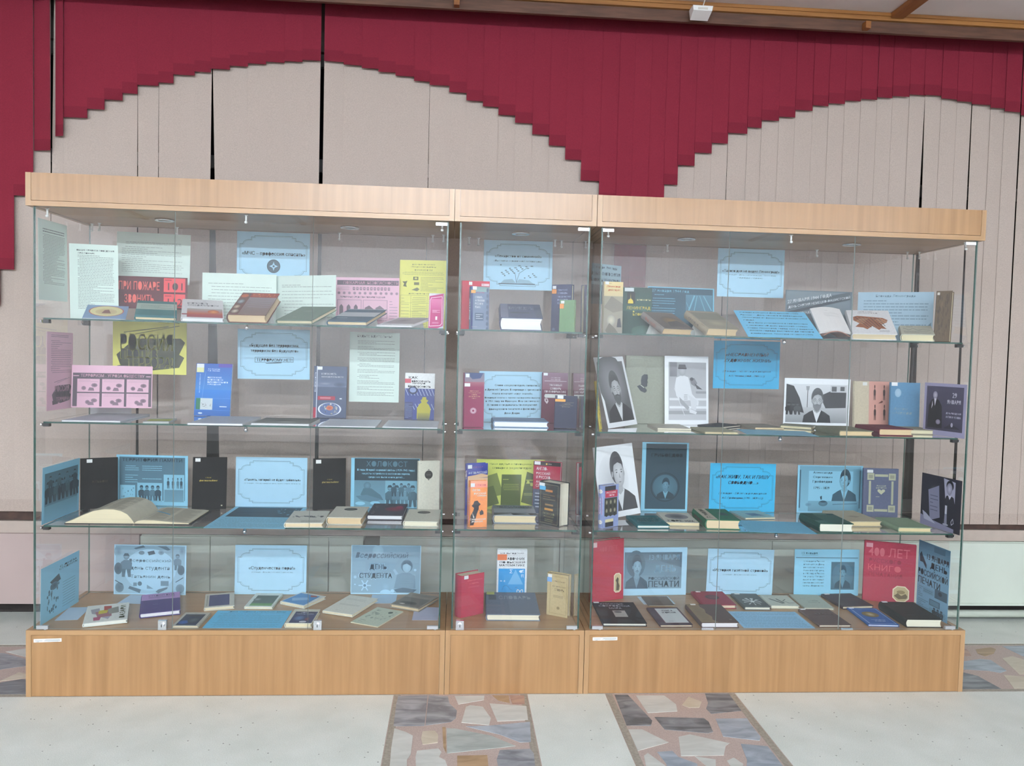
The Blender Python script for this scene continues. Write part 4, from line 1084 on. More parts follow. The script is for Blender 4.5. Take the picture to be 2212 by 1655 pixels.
# ---------------------------------------------------------------- left case, third shelf
sheet('C1', [(160,420),(510,320),(515,840),(125,985)], 'stand', 3, 'light blue poster of marching people, angled in the left corner', SKY, mp(G(0,0,1,1,.45,.6) + people([.1,.22,.35,.48,.60,.72,.84,.93], .25,.85,.22,.55) + people([.16,.42,.66,.9], .1,.5,.35,.6), .06,.12,.95,.76) + G(.06,.7,.95,.98,.75,.95), (.297,.235), y=.07, yaw=.9, lean=.04, tol=.03, ink='1f2a30', name='poster', cat='poster')
BLK = '0f0e11'
stand('C1', [(525,335),(895,305),(898,800),(525,835)], 3, 'large black album standing half behind the open book', BLK, 'c9a95c', 12, T('АЛЬБОМ', .3,.44,.72,.49,'3a3226'), y=.33, ys=.02, yaw=-.1, lean=.05, sticker=(.16,.02,.31,.085,'e6e6e2'), group='black albums')
sheet('C1', [(875,285),(1592,297),(1588,790),(900,770)], 'stand', 3, 'light blue poster with white lists and three soldier photographs', SKY, G(.04,.04,.96,.90,.40,.48) + T('ТЕРРИТОРИЯ ПАМЯТИ', .08,.065,.92,.13,.15,1) + Ln(.12,.2,.32,.32,3,.92,.4,2) + Ln(.36,.2,.64,.32,3,.92,.4,3) + Ln(.12,.38,.30,.56,4,.9,.4,4) + Ln(.36,.45,.64,.49,1,.9,.5,5) + Rr(.05,.60,.26,.90,.93) + mp(crowd(12,3,.3,.9),.06,.62,.25,.88) + Rr(.29,.55,.64,.93,.88) + mp(people([.15,.38,.62,.85],.12,.95,.3,.55),.3,.56,.63,.92) + Rr(.66,.38,.95,.93,.9) + mp(people([.2,.45,.7,.88],.1,.5,.3,.5) + G(0,.55,1,1,.55,.65),.67,.39,.94,.92), A4L, y=.36, lean=.06, ink='22323c', name='poster', cat='poster')
stand('C1', [(1650,315),(1990,312),(1960,820),(1630,812)], 3, 'black album with a gilt title, left of the memory title card', BLK, '2a2826', 12, T('А. Толстой', .38,.38,.55,.405,'b8a04a',0,1) + T('фотоальбом', .2,.43,.74,.475,'c8b056',1,1) + E(.88,.93,.025,.012,'c9c2a8'), y=.22, lean=.06, sticker=(.07,.02,.22,.085,'e6e6e2'), group='black albums')
sign('C2', [(48,300),(745,330),(755,795),(38,795)], 'light blue framed title card between the two gilt titled albums', BLUE, T('«Память, которой не будет забвенья»', .12,.43,.91,.49,.18,1), T('(27 января – Международный день памяти жертв Холокоста)', .12,.515,.91,.545,.6), mode='stand', row=3, y=.30, lean=.08)
stand('C2', [(820,325),(1140,325),(1135,820),(812,815)], 3, 'black album with a gilt title, right of the memory title card', BLK, '2a2826', 12, T('А. Толстой', .42,.40,.58,.425,'9a8a50',0,1) + T('фотоальбом', .26,.445,.78,.49,'b09c58',1,1), y=.22, lean=.06, sticker=(.07,.025,.23,.095,'e6e6e2'), group='black albums')
sheet('C2', [(1205,315),(1865,325),(1860,800),(1190,795)], 'stand', 3, 'light blue poster with a dark heading band over two child photographs', SKY, Rr(.05,.01,.99,.45,.13) + T('ХОЛОКОСТ', .22,.06,.82,.17,.45) + T('В годы Второй мировой войны (1939-1945 годы)', .09,.215,.93,.27,.9) + T('нацисты истребили 6 миллионов евреев,', .16,.29,.86,.34,.9) + T('среди них было много детей....', .25,.36,.78,.41,.9) + G(.05,.45,.5,.98,.55,.7) + mp(E(.42,.2,.12,.14,.6,.45) + Pg([(.2,.55),(.3,.3),(.55,.3),(.85,.55),(.95,.75),(.5,.72)],.42) + Pg([(.05,.6),(.4,.55),(.9,.72),(.6,.85),(.2,.75)],.5) + E(.2,.88,.16,.07,.95) + E(.68,.86,.16,.07,.95),.05,.45,.5,.98) + G(.5,.45,.99,.98,.75,.85) + mp(people([.14,.34,.58,.82],.18,1.0,.5,.7) + people([.26,.48,.7],.1,.6,.4,.65),.5,.45,.99,.98), A4L, y=.34, lean=.06, ink='15242c', name='poster', cat='poster')
stand('C2', [(1865,335),(2075,365),(2065,825),(1857,815)], 3, 'cream book with a dark round emblem standing at the right end', 'd9d6c4', 'd6c9a0', 20, E(.48,.28,.19,.088,'3c3a38') + Ln(.36,.26,.60,.30,2,'7d7a74') + Pg([(.42,.185),(.48,.165),(.54,.185)],'3c3a38') + Pg([(.42,.375),(.48,.395),(.54,.375)],'3c3a38') + Ln(.08,.04,.3,.06,1,'8a8678'), y=.20, yaw=.35, lean=.04, group=GB)
flat = lambda view, q, row, label, color, ops, **k: sheet(view, [q[3], q[2], q[1], q[0]], 'lie', row, label, color, ops, **k)
flat(['C1','C2','C2','C1'], [(1740,1022),(530,1025),(750,800),(2075,795)], 3, 'light blue sheet lying flat with a dark photograph band', SKY, Rr(.06,.03,.95,.50,.16) + mp(crowd(24,5,.15,.75),.62,.06,.94,.48) + Rr(.13,.28,.55,.30,.05) + Ln(.05,.54,.95,.97,14,.55,.4,9), size=A4L, y=.08, ink='1c2a34', tol=.05)
lie('C2', [(550,965),(930,970),(1000,850),(640,840)], 3, 'cream book with a dark crowd drawing on its cover', 'd2d1c4', 'e2c795', 48, mp(crowd(30,8,.15,.5,.3,.7),.05,.25,.95,.75) + Ln(.4,.80,.95,.95,2,'8d8c84'), dx=-.007, raise_=.0016)
lie('C2', [(950,915),(1305,910),(1370,805),(1050,800)], 3, 'thick cream book with a black oval emblem, yellowed page edges', 'cfcbbb', 'dcb97f', 75, E(.5,.27,.2,.12,'3b3a36') + E(.5,.27,.15,.08,'5a5850'))
lie('C2', [(1350,890),(1705,895),(1755,775),(1420,765)], 3, 'dark book with a red splash and white lettering, white page edges', '4b4750', 'eceef4', 52, E(.68,.48,.28,.22,'8c2440','5a3444') + E(.8,.35,.12,.16,'962848','7a2a42') + TV('ШАЛАМОВ', .09,.1,.17,.9,'cfccd2',1) + Ln(.35,.08,.6,.15,1,'8a868e'))
lie('C2', [(1712,955),(2060,955),(2085,830),(1770,825)], 3, 'cream book with a black oval emblem at the right shelf end', 'd6d4c2', 'ece4c4', 52, E(.5,.27,.2,.11,'4b4a44') + E(.5,.27,.15,.075,'62605a'))

# ---------------------------------------------------------------- left case, floor
sheet('D1', [(135,410),(515,230),(505,730),(115,970)], 'stand', 4, 'light blue greeting poster angled in the left corner of the case floor', SKY, mp(T('С ДНЁМ', .32,.0,.95,.14,.12,1) + T('СТУДЕНТА!', .3,.17,1.0,.30,.2,1), .25,.10,.95,.42) + Pg([(.22,.32),(.45,.24),(.50,.36),(.32,.42)],.2) + E(.33,.42,.1,.07,.25,.5) + mp(crowd(30,15,.2,.6),.14,.36,.5,.95) + Ln(.55,.42,.9,.92,10,.5,.3,3), (.21,.297), y=.07, yaw=.95, lean=.05, tol=.06, ink='1b2b36', name='poster', cat='poster')
lets = [o for k in range(7) for o in E(.05 + .9 * (k % 2), .08 + .13 * k, .055, .07, .45, .7, 10)] 
sheet('D1', [(858,170),(1582,178),(1568,672),(860,660)], 'stand', 4, 'light blue student day poster bordered with school objects', BLUE, G(.02,.02,.98,.98,.72,.85) + E(.5,.5,.36,.42,.97,.92,26) + T('Всероссийский', .21,.28,.79,.36,.3,0) + T('день студента', .23,.44,.77,.52,.3) + T('Татьянин день', .23,.60,.78,.68,.3) + Pg([(.27,.07),(.40,.01),(.43,.05),(.30,.09)],.35) + Pg([(.59,.02),(.72,.02),(.78,.09),(.74,.11)],.4) + Pg([(.46,.14),(.55,.11),(.57,.18),(.48,.21)],.25) + E(.38,.16,.04,.04,.5) + E(.65,.15,.04,.05,.5,.7) + people([.17],.18,.65,.55,.65) + people([.88],.18,.5,.6,.65) + E(.06,.48,.055,.12,.2,.35) + E(.93,.5,.05,.1,.25,.35) + E(.06,.14,.06,.12,.55,.75) + E(.94,.12,.05,.1,.5,.75) + E(.08,.86,.06,.10,.35,.5) + E(.92,.87,.06,.09,.4,.55) + Pg([(.22,.83),(.38,.90),(.36,.97),(.2,.88)],.35) + Pg([(.58,.94),(.62,.89),(.75,.84),(.74,.88),(.62,.97)],.35) + E(.36,.78,.03,.045,.4) + Rr(.27,.76,.32,.83,.5) + Rr(.65,.72,.76,.82,.5) + Pg([(.46,.88),(.46,.80),(.55,.88)],.55) + line([(.02,.72),(.12,.80)],.25,.012) + line([(.96,.65),(.86,.74)],.25,.012), A4L, y=.40, lean=.05, ink='24323c', name='poster', cat='poster')
sign('D2', [(38,172),(755,180),(740,665),(30,660)], 'light blue framed title card between the two student day posters', BLUE, T('«Студенчества пора!»', .19,.43,.84,.51,.28,1), T('(25 января – День российского студенчества)', .23,.535,.81,.565,.62), mode='stand', row=4, y=.38, lean=.05)
sheet('D2', [(1200,172),(1887,180),(1875,665),(1185,658)], 'stand', 4, 'light blue student day poster with a drawn girl and a snowflake', BLUE, G(.01,.01,.99,.97,.62,.74) + E(.38,.12,.08,.12,.78,.70) + E(.5,.85,.07,.1,.8,.7) + E(.5,.97,.08,.07,.97,.95) + E(.6,.93,.03,.035,.97) + T('Всероссийский', .06,.14,.82,.29,.3,0,1) + T('ДЕНЬ', .255,.375,.52,.525,1,1) + T('ДЕНЬ', .265,.39,.51,.51,.25,1) + T('СТУДЕНТА', .11,.555,.60,.70,1,1) + T('СТУДЕНТА', .12,.57,.59,.685,.25,1) + [o for k in range(6) for o in line([(.2,.82),(.2+.085*math.cos(k*PI/3),.82+.115*math.sin(k*PI/3))],.97,.016)] + E(.2,.82,.035,.05,.97) + E(.2,.82,.02,.028,.5) + Pg([(.62,.88),(.66,.60),(.74,.56),(.84,.56),(.92,.62),(.93,.88)],.58) + E(.80,.42,.085,.13,.35,.45) + E(.80,.45,.06,.10,.86,.78) + Pg([(.73,.40),(.76,.32),(.85,.32),(.88,.44),(.8,.37)],.35) + Ln(.77,.45,.79,.455,1,.3) + Ln(.82,.45,.84,.455,1,.3) + Pg([(.64,.60),(.60,.50),(.63,.48),(.68,.58)],.82) + Pg([(.62,.90),(.75,.86),(.95,.90),(.9,.96),(.66,.96)],.35) + Ln(.72,.66,.9,.8,3,.4,.3) + E(.92,.5,.02,.025,.95) + E(.06,.65,.02,.03,.9) + E(.06,.80,.012,.015,.95), A4L, y=.40, lean=.05, ink='1e3040', name='poster', cat='poster')
flat('D1', [(220,918),(510,920),(580,790),(420,785)], 4, 'blank pale blue sheet lying by the corner greeting poster', 'b3c9da', (), y=.12, dx=.006)
flat('D1', [(905,750),(1150,765),(1300,672),(1010,668)], 4, 'blank pale blue sheet lying behind the purple book', 'b9cddc', (), y=.30)
flat('D2', [(1425,755),(1585,757),(1700,665),(1350,665)], 4, 'blank pale blue sheet lying under the girl poster', 'b3cde0', (), y=.30)
flat('D2', [(1790,918),(2060,922),(2075,792),(1830,795)], 4, 'blank pale blue sheet lying near the right bottom glass clip', 'b1b6cc', (), y=.10)
lie('D1', [(545,965),(1000,930),(1003,755),(598,770)], 4, 'white album with a colourful cover painting, lying at front left', 'dfe2da', 'eef0e6', 36, Pg([(.1,.25),(.3,.2),(.35,.6),(.15,.5)],'a0a0a8') + Pg([(.22,.42),(.6,.35),(.62,.72),(.3,.75)],'a06a72') + Pg([(.3,.36),(.52,.30),(.5,.52),(.3,.56)],'c8b93a') + Pg([(.40,.1),(.58,.12),(.6,.35),(.42,.36)],'a8423a') + Pg([(.5,.3),(.75,.2),(.78,.55),(.55,.6)],'8f8f84') + Pg([(.2,.72),(.38,.7),(.36,.9),(.22,.9)],'a8446a') + Pg([(.38,.74),(.6,.72),(.55,.88)],'a8a4b4') + TV('ВАЗАРИ', .80,.15,.93,.88,'6d7a3c',1), aspect=1.25, raise_=.0016)
lie('D1', [(1118,855),(1520,820),(1515,640),(1135,665)], 4, 'purple book with a lilac band, its white page edges to the front', '4b3c7a', 'f2f3fb', 50, Rr(0,0,1,.34,'b48cc0') + T('СТУДЕНТ ВУЗА', .18,.07,.86,.17,'5d3f74',1) + Rr(.18,.2,.86,.225,'6d4f84') + Ln(.4,.26,.6,.29,1,'6d4f84') + Ln(.3,.55,.7,.62,1,'655a90') + Ln(.35,.75,.65,.78,1,'655a90'), raise_=.0016)
lie('D1', [(1760,800),(2055,775),(2058,640),(1770,660)], 4, 'beige book with a dark blue panel, behind the lying blue sheet', 'cbc8bb', 'e4d3a6', 36, Rr(.14,.12,.83,.92,'454a74') + Ln(.25,.2,.72,.26,1,'8286a4') + Rr(.05,.12,.10,.9,'a8a698'))
lie('D1', [(1430,997),(1700,993),(1820,850),(1580,845)], 4, 'small grey book with a blue photograph, front left of the blue sheet', 'b7b4a8', 'e2d0a4', 22, Rr(.1,.15,.88,.97,'23314c') + E(.3,.75,.2,.15,'2f62b0','2a4a80') + E(.62,.6,.22,.2,'59616c','2c3440') + Pg([(.12,.3),(.3,.2),(.85,.2),(.88,.32)],'3c3a3c') + Ln(.4,.07,.7,.11,1,'6d6b64'))
flat(['D1','D2','D2','D1'], [(1730,1018),(500,1018),(600,828),(1900,828)], 4, 'bright blue typed sheet lying flat on the left case floor', '62bfe6', T('День студента (Татьянин день)', .16,.05,.93,.115,.3,1,1) + Ln(.07,.16,.95,.96,15,.42,.35,11), size=(.27,.21), y=.06, tol=.05, ink='1d4a66')
lie('D2', [(130,785),(410,790),(515,655),(245,645)], 4, 'white book with a green landscape photograph', 'd3d9cf', 'e9e0bf', 27, G(.14,.18,.92,.80,'46564a','5c6a60') + E(.25,.48,.14,.1,'9aa49a','5c6a60') + G(.14,.76,.92,.95,'5f8a55','7aa868') + Ln(.2,.05,.9,.1,1,'8f9a90'), bul=.001)
lie('D2', [(470,765),(720,780),(950,655),(720,630)], 4, 'white book with a blue cover picture, right of the green landscape book', 'd6dad2', 'e9dcb4', 32, Pg([(.03,.97),(.03,.1),(.85,.1),(.95,.97)],'4f8fc4') + Pg([(.12,.6),(.55,.35),(.75,.5),(.3,.8)],'86b4d6') + Pg([(.5,.15),(.72,.1),(.8,.2),(.6,.28)],'a0564a'), aspect=1.0, asig=.08)
lie('D2', [(525,965),(805,968),(880,815),(640,812)], 4, 'cream book with a navy picture panel beside the right lock', 'd2cfbd', 'e8d7a6', 46, Rr(.12,.18,.97,.98,'2b3360') + Pg([(.12,.32),(.25,.18),(.85,.18),(.97,.32)],'232848') + T('ИВАН', .35,.22,.62,.28,'cfd3e4') + T('ТАЙНЫ МИРА', .2,.32,.86,.38,'cfd3e4') + E(.4,.65,.22,.2,'5d7fb4','2b3360') + E(.72,.72,.12,.15,'8a4048','2b3360') + E(.62,.9,.14,.06,'c8ccd4'))
lie('D2', [(905,825),(1205,870),(1460,700),(1180,668)], 4, 'plain white book turned askew in the middle of the case floor', 'dcdccf', 'e6d7b0', 28, Ln(.12,.18,.8,.28,2,'bdbdb2') + Ln(.15,.50,.85,.58,2,'a9a99e') + Ln(.3,.85,.6,.9,1,'bdbdb2'), aspect=1.5, raise_=.0016)
lie('D2', [(1190,945),(1450,985),(1720,830),(1450,785)], 4, 'thin pale green booklet with a sketched cover, lying askew', 'c1cbb4', 'd8c49a', 10, mp(crowd(34,21,.55,.9),.08,.08,.95,.72) + E(.7,.2,.08,.06,.3) + Ln(.15,.76,.7,.82,1,.35) + Ln(.15,.86,.6,.9,1,.4), soft=True, aspect=1.5, ink='2f3f36', paper='cfd9c4', name='booklet', cat='booklet')
lie('D2', [(1580,765),(1865,800),(2060,690),(1790,640)], 4, 'grey brown book with a dark cover photograph, under the girl poster', '8f8a7e', 'd9bf8c', 38, Rr(.05,.35,.95,.97,'6f6c64') + E(.45,.75,.3,.12,'34332f','5d5a54') + E(.3,.85,.1,.05,'cfcdc4','8f8a7e') + Ln(.2,.1,.9,.2,2,'6d685e'), aspect=1.3, raise_=.0016)

# ---------------------------------------------------------------- middle case, top shelf
obook = Pg([(.24,.88),(.30,.80),(.42,.78),(.47,.86)],.75) + Pg([(.47,.86),(.52,.78),(.66,.80),(.74,.88)],.8) + Rr(.22,.87,.75,.89,.25) + [o for k in range(26) for o in E(.25+.53*((k*37)%100)/100,.50+.26*((k*61)%100)/100,.012+.006*(k%3),.012,.35+.1*(k%3),None,6)] + line([(.48,.86),(.46,.68),(.38,.58)],.35,.006) + line([(.48,.84),(.52,.66),(.62,.56)],.4,.006)
sign('M1', [(545,305),(1478,332),(1460,995),(535,975)], 'light blue framed title card with an open book drawing', BLUE, T('«Лекарство от сомнений»', .16,.29,.84,.355,.38,1), T('(Выставка справочной литературы)', .15,.395,.85,.44,.42,0,1), obook)
stand('M1', [(255,848),(628,885),(597,1525),(225,1515)], 1, 'tall red dictionary standing behind a blue dictionary', 'c23347', 'e8e2d4', 20, Rr(.70,.05,.98,.10,'e4c6cc') + Ln(.72,.06,.96,.09,1,'a03a48'), y=.22, yaw=.05, lean=.03, stk2=(.24,.02,.36,.085,'dfe0d6'), group=GB)
stand('M1', [(330,925),(590,960),(568,1525),(330,1522)], 1, 'blue and grey dictionary standing in front of the red one', '6a7890', 'e8e2d4', 24, G(0,0,1,.12,'6f8a8a','8aa6a4') + Rr(0,.0,.10,1,'26356a') + G(.12,.12,.9,1,'6b7a94','7d8aa0') + T('О. Михайлова', .3,.125,.72,.145,'c23a50',0,1) + T('СЛОВАРЬ', .22,.22,.62,.275,'e8ebf0',1) + T('АНТОНИМОВ', .22,.295,.74,.35,'e8ebf0',1) + T('РУССКОГО', .22,.37,.66,.425,'e8ebf0',1) + T('ЯЗЫКА', .22,.445,.52,.50,'e8ebf0',1) + Rr(.22,.61,.7,.79,'46566e') + Ln(.28,.63,.66,.76,3,'d5dae2') + [o for k in range(8) for o in E(.9,.08+.13*k,.07,.055,'3f4a5e','5a677e',12)] + Ln(.06,.93,.95,.945,1,'e0c6d0'), spine=Rr(0,0,1,1,'5a5fa8') + TV('СЛОВАРЬ АНТОНИМОВ', .08,.25,.42,.8,'e6e8f4',1) + TV('РУССКОГО ЯЗЫКА', .52,.28,.86,.76,'e6e8f4',1) + E(.3,.09,.2,.03,'c23a50') + E(.3,.93,.2,.03,'e04a60') + Rr(.3,.1,1,.18,'d98a30'), sticker=(.08,.0,.30,.075,'e2e4e2'), stk2=(0,.085,.24,.155,'e59a3c'), y=.15, yaw=.12, lean=.03, group=GB, dx=.009)
tilt('M1', [(770,1340),(1350,1355),(1295,1200),(765,1190)], 1, 'very thick dictionary with white page edges lying on the middle case top shelf', '5d627c', 'fafcff', 180, Rr(0,0,.18,1,'7d8098') + T('ВИКИВЕДЕНЬЕ', .2,.2,.85,.45,'9a9fb6',1) + Rr(.22,.6,.7,.68,'3f4458') + Pg([(.8,0),(1,0),(1,1),(.85,1)],'4a4f68'), y=.09, aspect=1.3, yaw=0)
stand('M1', [(1465,920),(1740,905),(1725,1545),(1455,1545)], 1, 'tall dark blue dictionary with pale page edges at right', '3d4260', 'e3dab8', 22, T('Краткий', .30,.09,.78,.14,'8f95b4') + T('словарь', .30,.16,.78,.21,'8f95b4') + T('трудностей', .30,.23,.95,.28,'8f95b4') + T('русского', .30,.30,.8,.35,'8f95b4') + T('языка', .30,.37,.6,.41,'8f95b4') + E(.14,.93,.07,.03,'565c7c'), y=.30, yaw=-.45, lean=.02, sticker=(.05,.03,.22,.09,'dfe0e2'), stk2=(.02,.10,.24,.19,'d98a44'), group=GB)
stand('M1', [(1580,1130),(1778,1120),(1770,1558),(1565,1552)], 1, 'small green dictionary standing in front of the dark blue one', '6e8f66', 'e3d3a0', 20, Ln(.3,.5,.7,.52,1,'5f8058'), y=.15, yaw=-.38, lean=.02, sticker=(.08,.03,.3,.11,'dfe0e2'), stk2=(.0,.12,.27,.27,'d9893a'), group=GB)

# ---------------------------------------------------------------- middle case, second shelf
stand('M2', [(275,545),(545,535),(535,1300),(268,1297)], 2, 'maroon dictionary with a flower outline and green tag on the spine', '84214a', 'e6ddc8', 24, G(0,0,1,.17,'6a6f86','84707e') + Pg([(.22,.0),(.95,.0),(.8,.10),(.4,.12),(.24,.06)],'2f4270') + G(0,.17,1,.26,'9c5468','84214a') + T('ВОЕННЫЙ', .28,.325,.72,.345,'c9987a') + T('ЭНЦИКЛОПЕДИЧЕСКИЙ', .2,.36,.82,.38,'c9987a') + T('СЛОВАРЬ', .35,.395,.65,.415,'c9987a') + T('ДЛЯ ЮНОШЕСТВА', .22,.43,.8,.45,'c9987a') + T('ТОМ 1', .36,.465,.64,.48,'c9987a') + [o for k in range(5) for o in [('w', [(.46+.16*math.cos(a)*math.cos(k*PI/2.5)-.07*math.sin(a)*math.sin(k*PI/2.5), .70+(.055*math.cos(a)*math.sin(k*PI/2.5)+.026*math.sin(a)*math.cos(k*PI/2.5))) for a in [2*PI*j/14 for j in range(14)]], 'dfc4d2', .012)]], spine=Rr(0,0,1,.17,'2f3c66') + TV('энциклопедия', .25,.45,.5,.9,'d9b9c8') + Rr(0,.265,1,.32,'8fb43c'), sticker=(.05,.02,.24,.085,'dfe2e6'), stk2=(.0,.195,.28,.255,'e4e4e6'), y=.20, yaw=.2, lean=.04, group=GB)
sheet('M2', [(480,515),(1345,530),(1337,1190),None], 'stand', 2, 'light blue framed card of eight typed lines, no heading', BLUE, frame(.3) + T('Слово «энциклопедия» появилось', .24,.255,.95,.30,.3,1) + T('в Древней Греции. В переводе с греческого', .09,.34,.97,.39,.3,1) + T('языка означает «круг знаний».', .2,.42,.84,.465,.3,1) + T('Впервые книга с таким названием вышла', .085,.505,.955,.545,.3,1) + T('в 1951 году во Франции. Она состояла из', .1,.57,.945,.615,.3,1) + T('35 томов и создавалась по инициативе', .12,.645,.91,.69,.3,1) + T('французского писателя и философа', .15,.725,.885,.775,.3,1) + T('Дени Дидро.', .39,.81,.64,.855,.3,1), A4L, y=.335, lean=.04, tol=.02, name='text_card', cat='sign', ys=.02)
lie('M2', [(685,1208),(1410,1215),(1370,1110),(640,1110)], 2, 'blue covered book with bright white page edges before the typed card', '7f98b4', 'f8fafe', 85, Ln(.15,.3,.85,.45,2,'9db2ca') + G(0,0,1,.2,'93a9c0','7f98b4'), y=.075, aspect=.8, asig=.04, ys=.006)
stand('M2', [(1342,525),(1690,550),None,None], 2, 'maroon book with white title, leaning behind the small navy one', '5c2036', 'e3d2a0', 20, G(0,0,1,.34,'87697a','7a4a5c') + T('С.И. Першиков', .33,.09,.7,.115,'d9cdd2') + T('М.М. Савинков', .33,.125,.7,.15,'d9cdd2') + Rr(.08,.165,.95,.175,'d9cdd2') + T('ТОЛКОВЫЙ', .28,.22,.77,.27,'ece4e6',1) + T('СЛОВАРЬ', .31,.295,.74,.34,'ece4e6',1) + T('ПО ИНФОРМАТИКЕ', .09,.355,.95,.405,'ece4e6',1) + Rr(.12,.43,.95,.505,'c9cbc6') + E(.17,.47,.08,.04,'c9cbc6') + Pg([(.10,.52),(.22,.52),(.26,.58),(.2,.63),(.1,.57)],'c9b9bc') + Pg([(.14,.54),(.2,.54),(.21,.575),(.17,.58)],'5c2036') + [('w', [(.55,.72),(.62,.66),(.7,.72),(.62,.8)],'7c3a50',.02)], sticker=(.04,.01,.2,.06,'dadde2'), y=.385, ys=.008, yaw=-.15, ysg=.08, WH=(.105,.205), lean=.05, group=GB)
stand('M2', [(1520,840),(1820,865),(1790,1310),(1495,1275)], 2, 'small navy dictionary with an orange tag on its cover', '30344a', 'd9bf7e', 16, T('РУССКИЙ', .52,.195,.85,.225,'8a8678') + T('СЛОВАРЬ', .32,.245,.7,.27,'8a8678') + T('СЕМАНТИЧЕСКИЙ', .2,.285,.82,.31,'8a8678') + T('ПО ГРУППАМ', .3,.33,.68,.36,'8a8678') + [('w', [(.04,.02),(.97,.02),(.97,.98),(.04,.98)],'3c4058',.008)], sticker=(.10,.0,.37,.10,'e2e4e8'), stk2=(.0,.115,.47,.19,'e39a30'), y=.13, yaw=-.08, lean=.10, group=GB)

# ---------------------------------------------------------------- middle case, third shelf
bkc = lambda u0,v0,u1,v1,t: [('p', [(u0,v0),(u1,v0),(u1,v1),(u0,v1)], t)]
sheet('M3', [(450,322),(1365,325),None,None], 'stand', 3, 'yellow green poster picturing dictionaries', 'cdd56a', T('Наши друзья и помощники –', .19,.07,.84,.12,.3) + T('словари и энциклопедии', .23,.155,.80,.205,.3) + Pg([(.0,.40),(.30,.27),(.40,.70),(.08,.80)],.45) + Pg([(.0,.64),(.25,.52),(.34,.88),(.05,1.0)],.25) + Pg([(.37,.30),(.66,.30),(.65,.95),(.36,.94)],.22) + Ln(.39,.38,.63,.42,1,.6) + Ln(.39,.48,.63,.62,4,.5) + Pg([(.74,.24),(.98,.36),(.92,.95),(.66,.85)],.2) + Ln(.73,.38,.88,.5,2,.7) + E(.76,.45,.02,.03,.9) + E(.82,.5,.03,.03,.85) + Ln(.7,.66,.88,.72,2,.7), A4L, y=.42, lean=.02, ink='2f3f22', name='poster', cat='poster', ys=.02)
stand('M3', [(318,408),(597,376),None,None], 3, 'tall blue and orange dictionary standing behind another', '2b3a94', 'e8e4da', 26, G(0,0,1,.20,'343f9a','2b3a94') + T('МЮЛЛЕР', .25,.05,.75,.085,'8a5fb0',1) + T('АНГЛО-РУССКИЙ', .03,.14,.95,.205,'e0e6f4',1) + Pg([(0,.24),(.7,.2),(1,.23),(1,.27),(0,.29)],'d9b48c') + G(0,.28,1,1,'d9b48c','e08a50'), spine=G(0,0,1,.25,'e59a3c','d0422c') + G(0,.25,1,1,'c8402c','7a3a6a') + TV('АНГЛО-РУССКИЙ', .1,.08,.42,.33,'f4e8dc',1) + TV('СЛОВАРЬ', .5,.13,.85,.3,'f4e8dc',1), sticker=(.0,.02,.2,.09,'e4e6e8'), y=.30, ys=.01, yaw=.4, ysg=.08, WH=(.085,.225), lean=.02, group=GB)
stand('M3', [(362,650),(592,605),(575,1275),(345,1255)], 3, 'orange dictionary with a dark pipe smoker silhouette', 'e08a4c', 'e8e4da', 27, G(0,0,1,.14,'e8a080','e58a78') + T('К. Мюллер', .25,.065,.9,.11,'b0304c',0,1) + T('Англо-', .1,.155,.6,.22,'f8f0e8',1) + T('русский', .2,.235,.92,.30,'f8f0e8',1) + T('словарь', .4,.30,.95,.345,'f8f0e8',1) + Ln(.6,.37,.9,.43,3,'c86a54') + Pg([(.0,.95),(.02,.75),(.18,.64),(.22,.58),(.08,.53),(.16,.50),(.24,.43),(.42,.42),(.52,.47),(.62,.50),(.5,.54),(.5,.60),(.44,.66),(.38,.72),(.34,.80),(.2,.95)],'232028') + Pg([(.55,.68),(.68,.62),(.78,.66),(.8,.72),(.6,.74)],'2b262c') + line([(.5,.62),(.6,.66)],'2b262c',.02) + Pg([(.12,.68),(.25,.78),(.2,.8)],'e6e0d8') + T('Современная', .0,.80,.92,.85,'f8f0e8',1) + T('редакция', .1,.855,.75,.90,'f8f0e8',1), spine=Rr(0,0,1,1,'5d2f84') + TV('Англо-русский словарь', .12,.22,.36,.92,'f0e6f6',1) + TV('современная редакция', .56,.14,.78,.92,'e8a0d8',1) + E(.3,.09,.25,.07,'d98a5c') + E(.3,.09,.14,.05,'3a2530'), sticker=(0,.045,.24,.12,'e4e6ea'), y=.13, yaw=.35, lean=.02, group=GB)
lie('M3', [(680,1118),(1260,1118),(1215,935),(660,932)], 3, 'thick grey dictionary with yellowed pages lying before the green poster', '9aa2aa', 'ddc894', 115, Rr(0,0,1,.36,'7a8890') + T('СОЦИАЛЬНАЯ', .06,.08,.95,.30,'c5d0d4',1) + Rr(0,.78,1,1,'3c4448') + Pg([(.05,.95),(.4,.85),(.45,.97)],'b9c0c2') + Pg([(.5,.9),(.8,.82),(.85,.95)],'a0a8aa'), y=.08, aspect=1.1, asig=.05)
stand('M3', [(1222,350),(1590,390),None,None], 3, 'red and black dictionary in large white letters', 'a02440', 'f4f5f7', 26, Rr(0,0,1,.075,'262024') + E(.48,.04,.03,.015,'d8b040') + Ln(.54,.03,.92,.05,1,'c8c0bc') + T('АНГЛО-', .1,.10,.52,.165,'f2e8ea',1) + T('РУССКИЙ', .1,.19,.62,.25,'f2e8ea',1) + T('И РУССКО-', .1,.27,.66,.33,'f2e8ea',1) + T('АНГЛИЙСКИЙ', .1,.35,.82,.41,'f2e8ea',1) + T('СЛОВАРЬ', .1,.43,.62,.49,'f2e8ea',1) + Rr(0,.53,1,1,'3f4c68') + Ln(.08,.58,.6,.9,5,'b9c2d4'), sticker=(.03,.0,.25,.06,'e6e6e8'), y=.36, ys=.01, yaw=-.35, ysg=.08, WH=(.112,.23), lean=.03, group=GB)
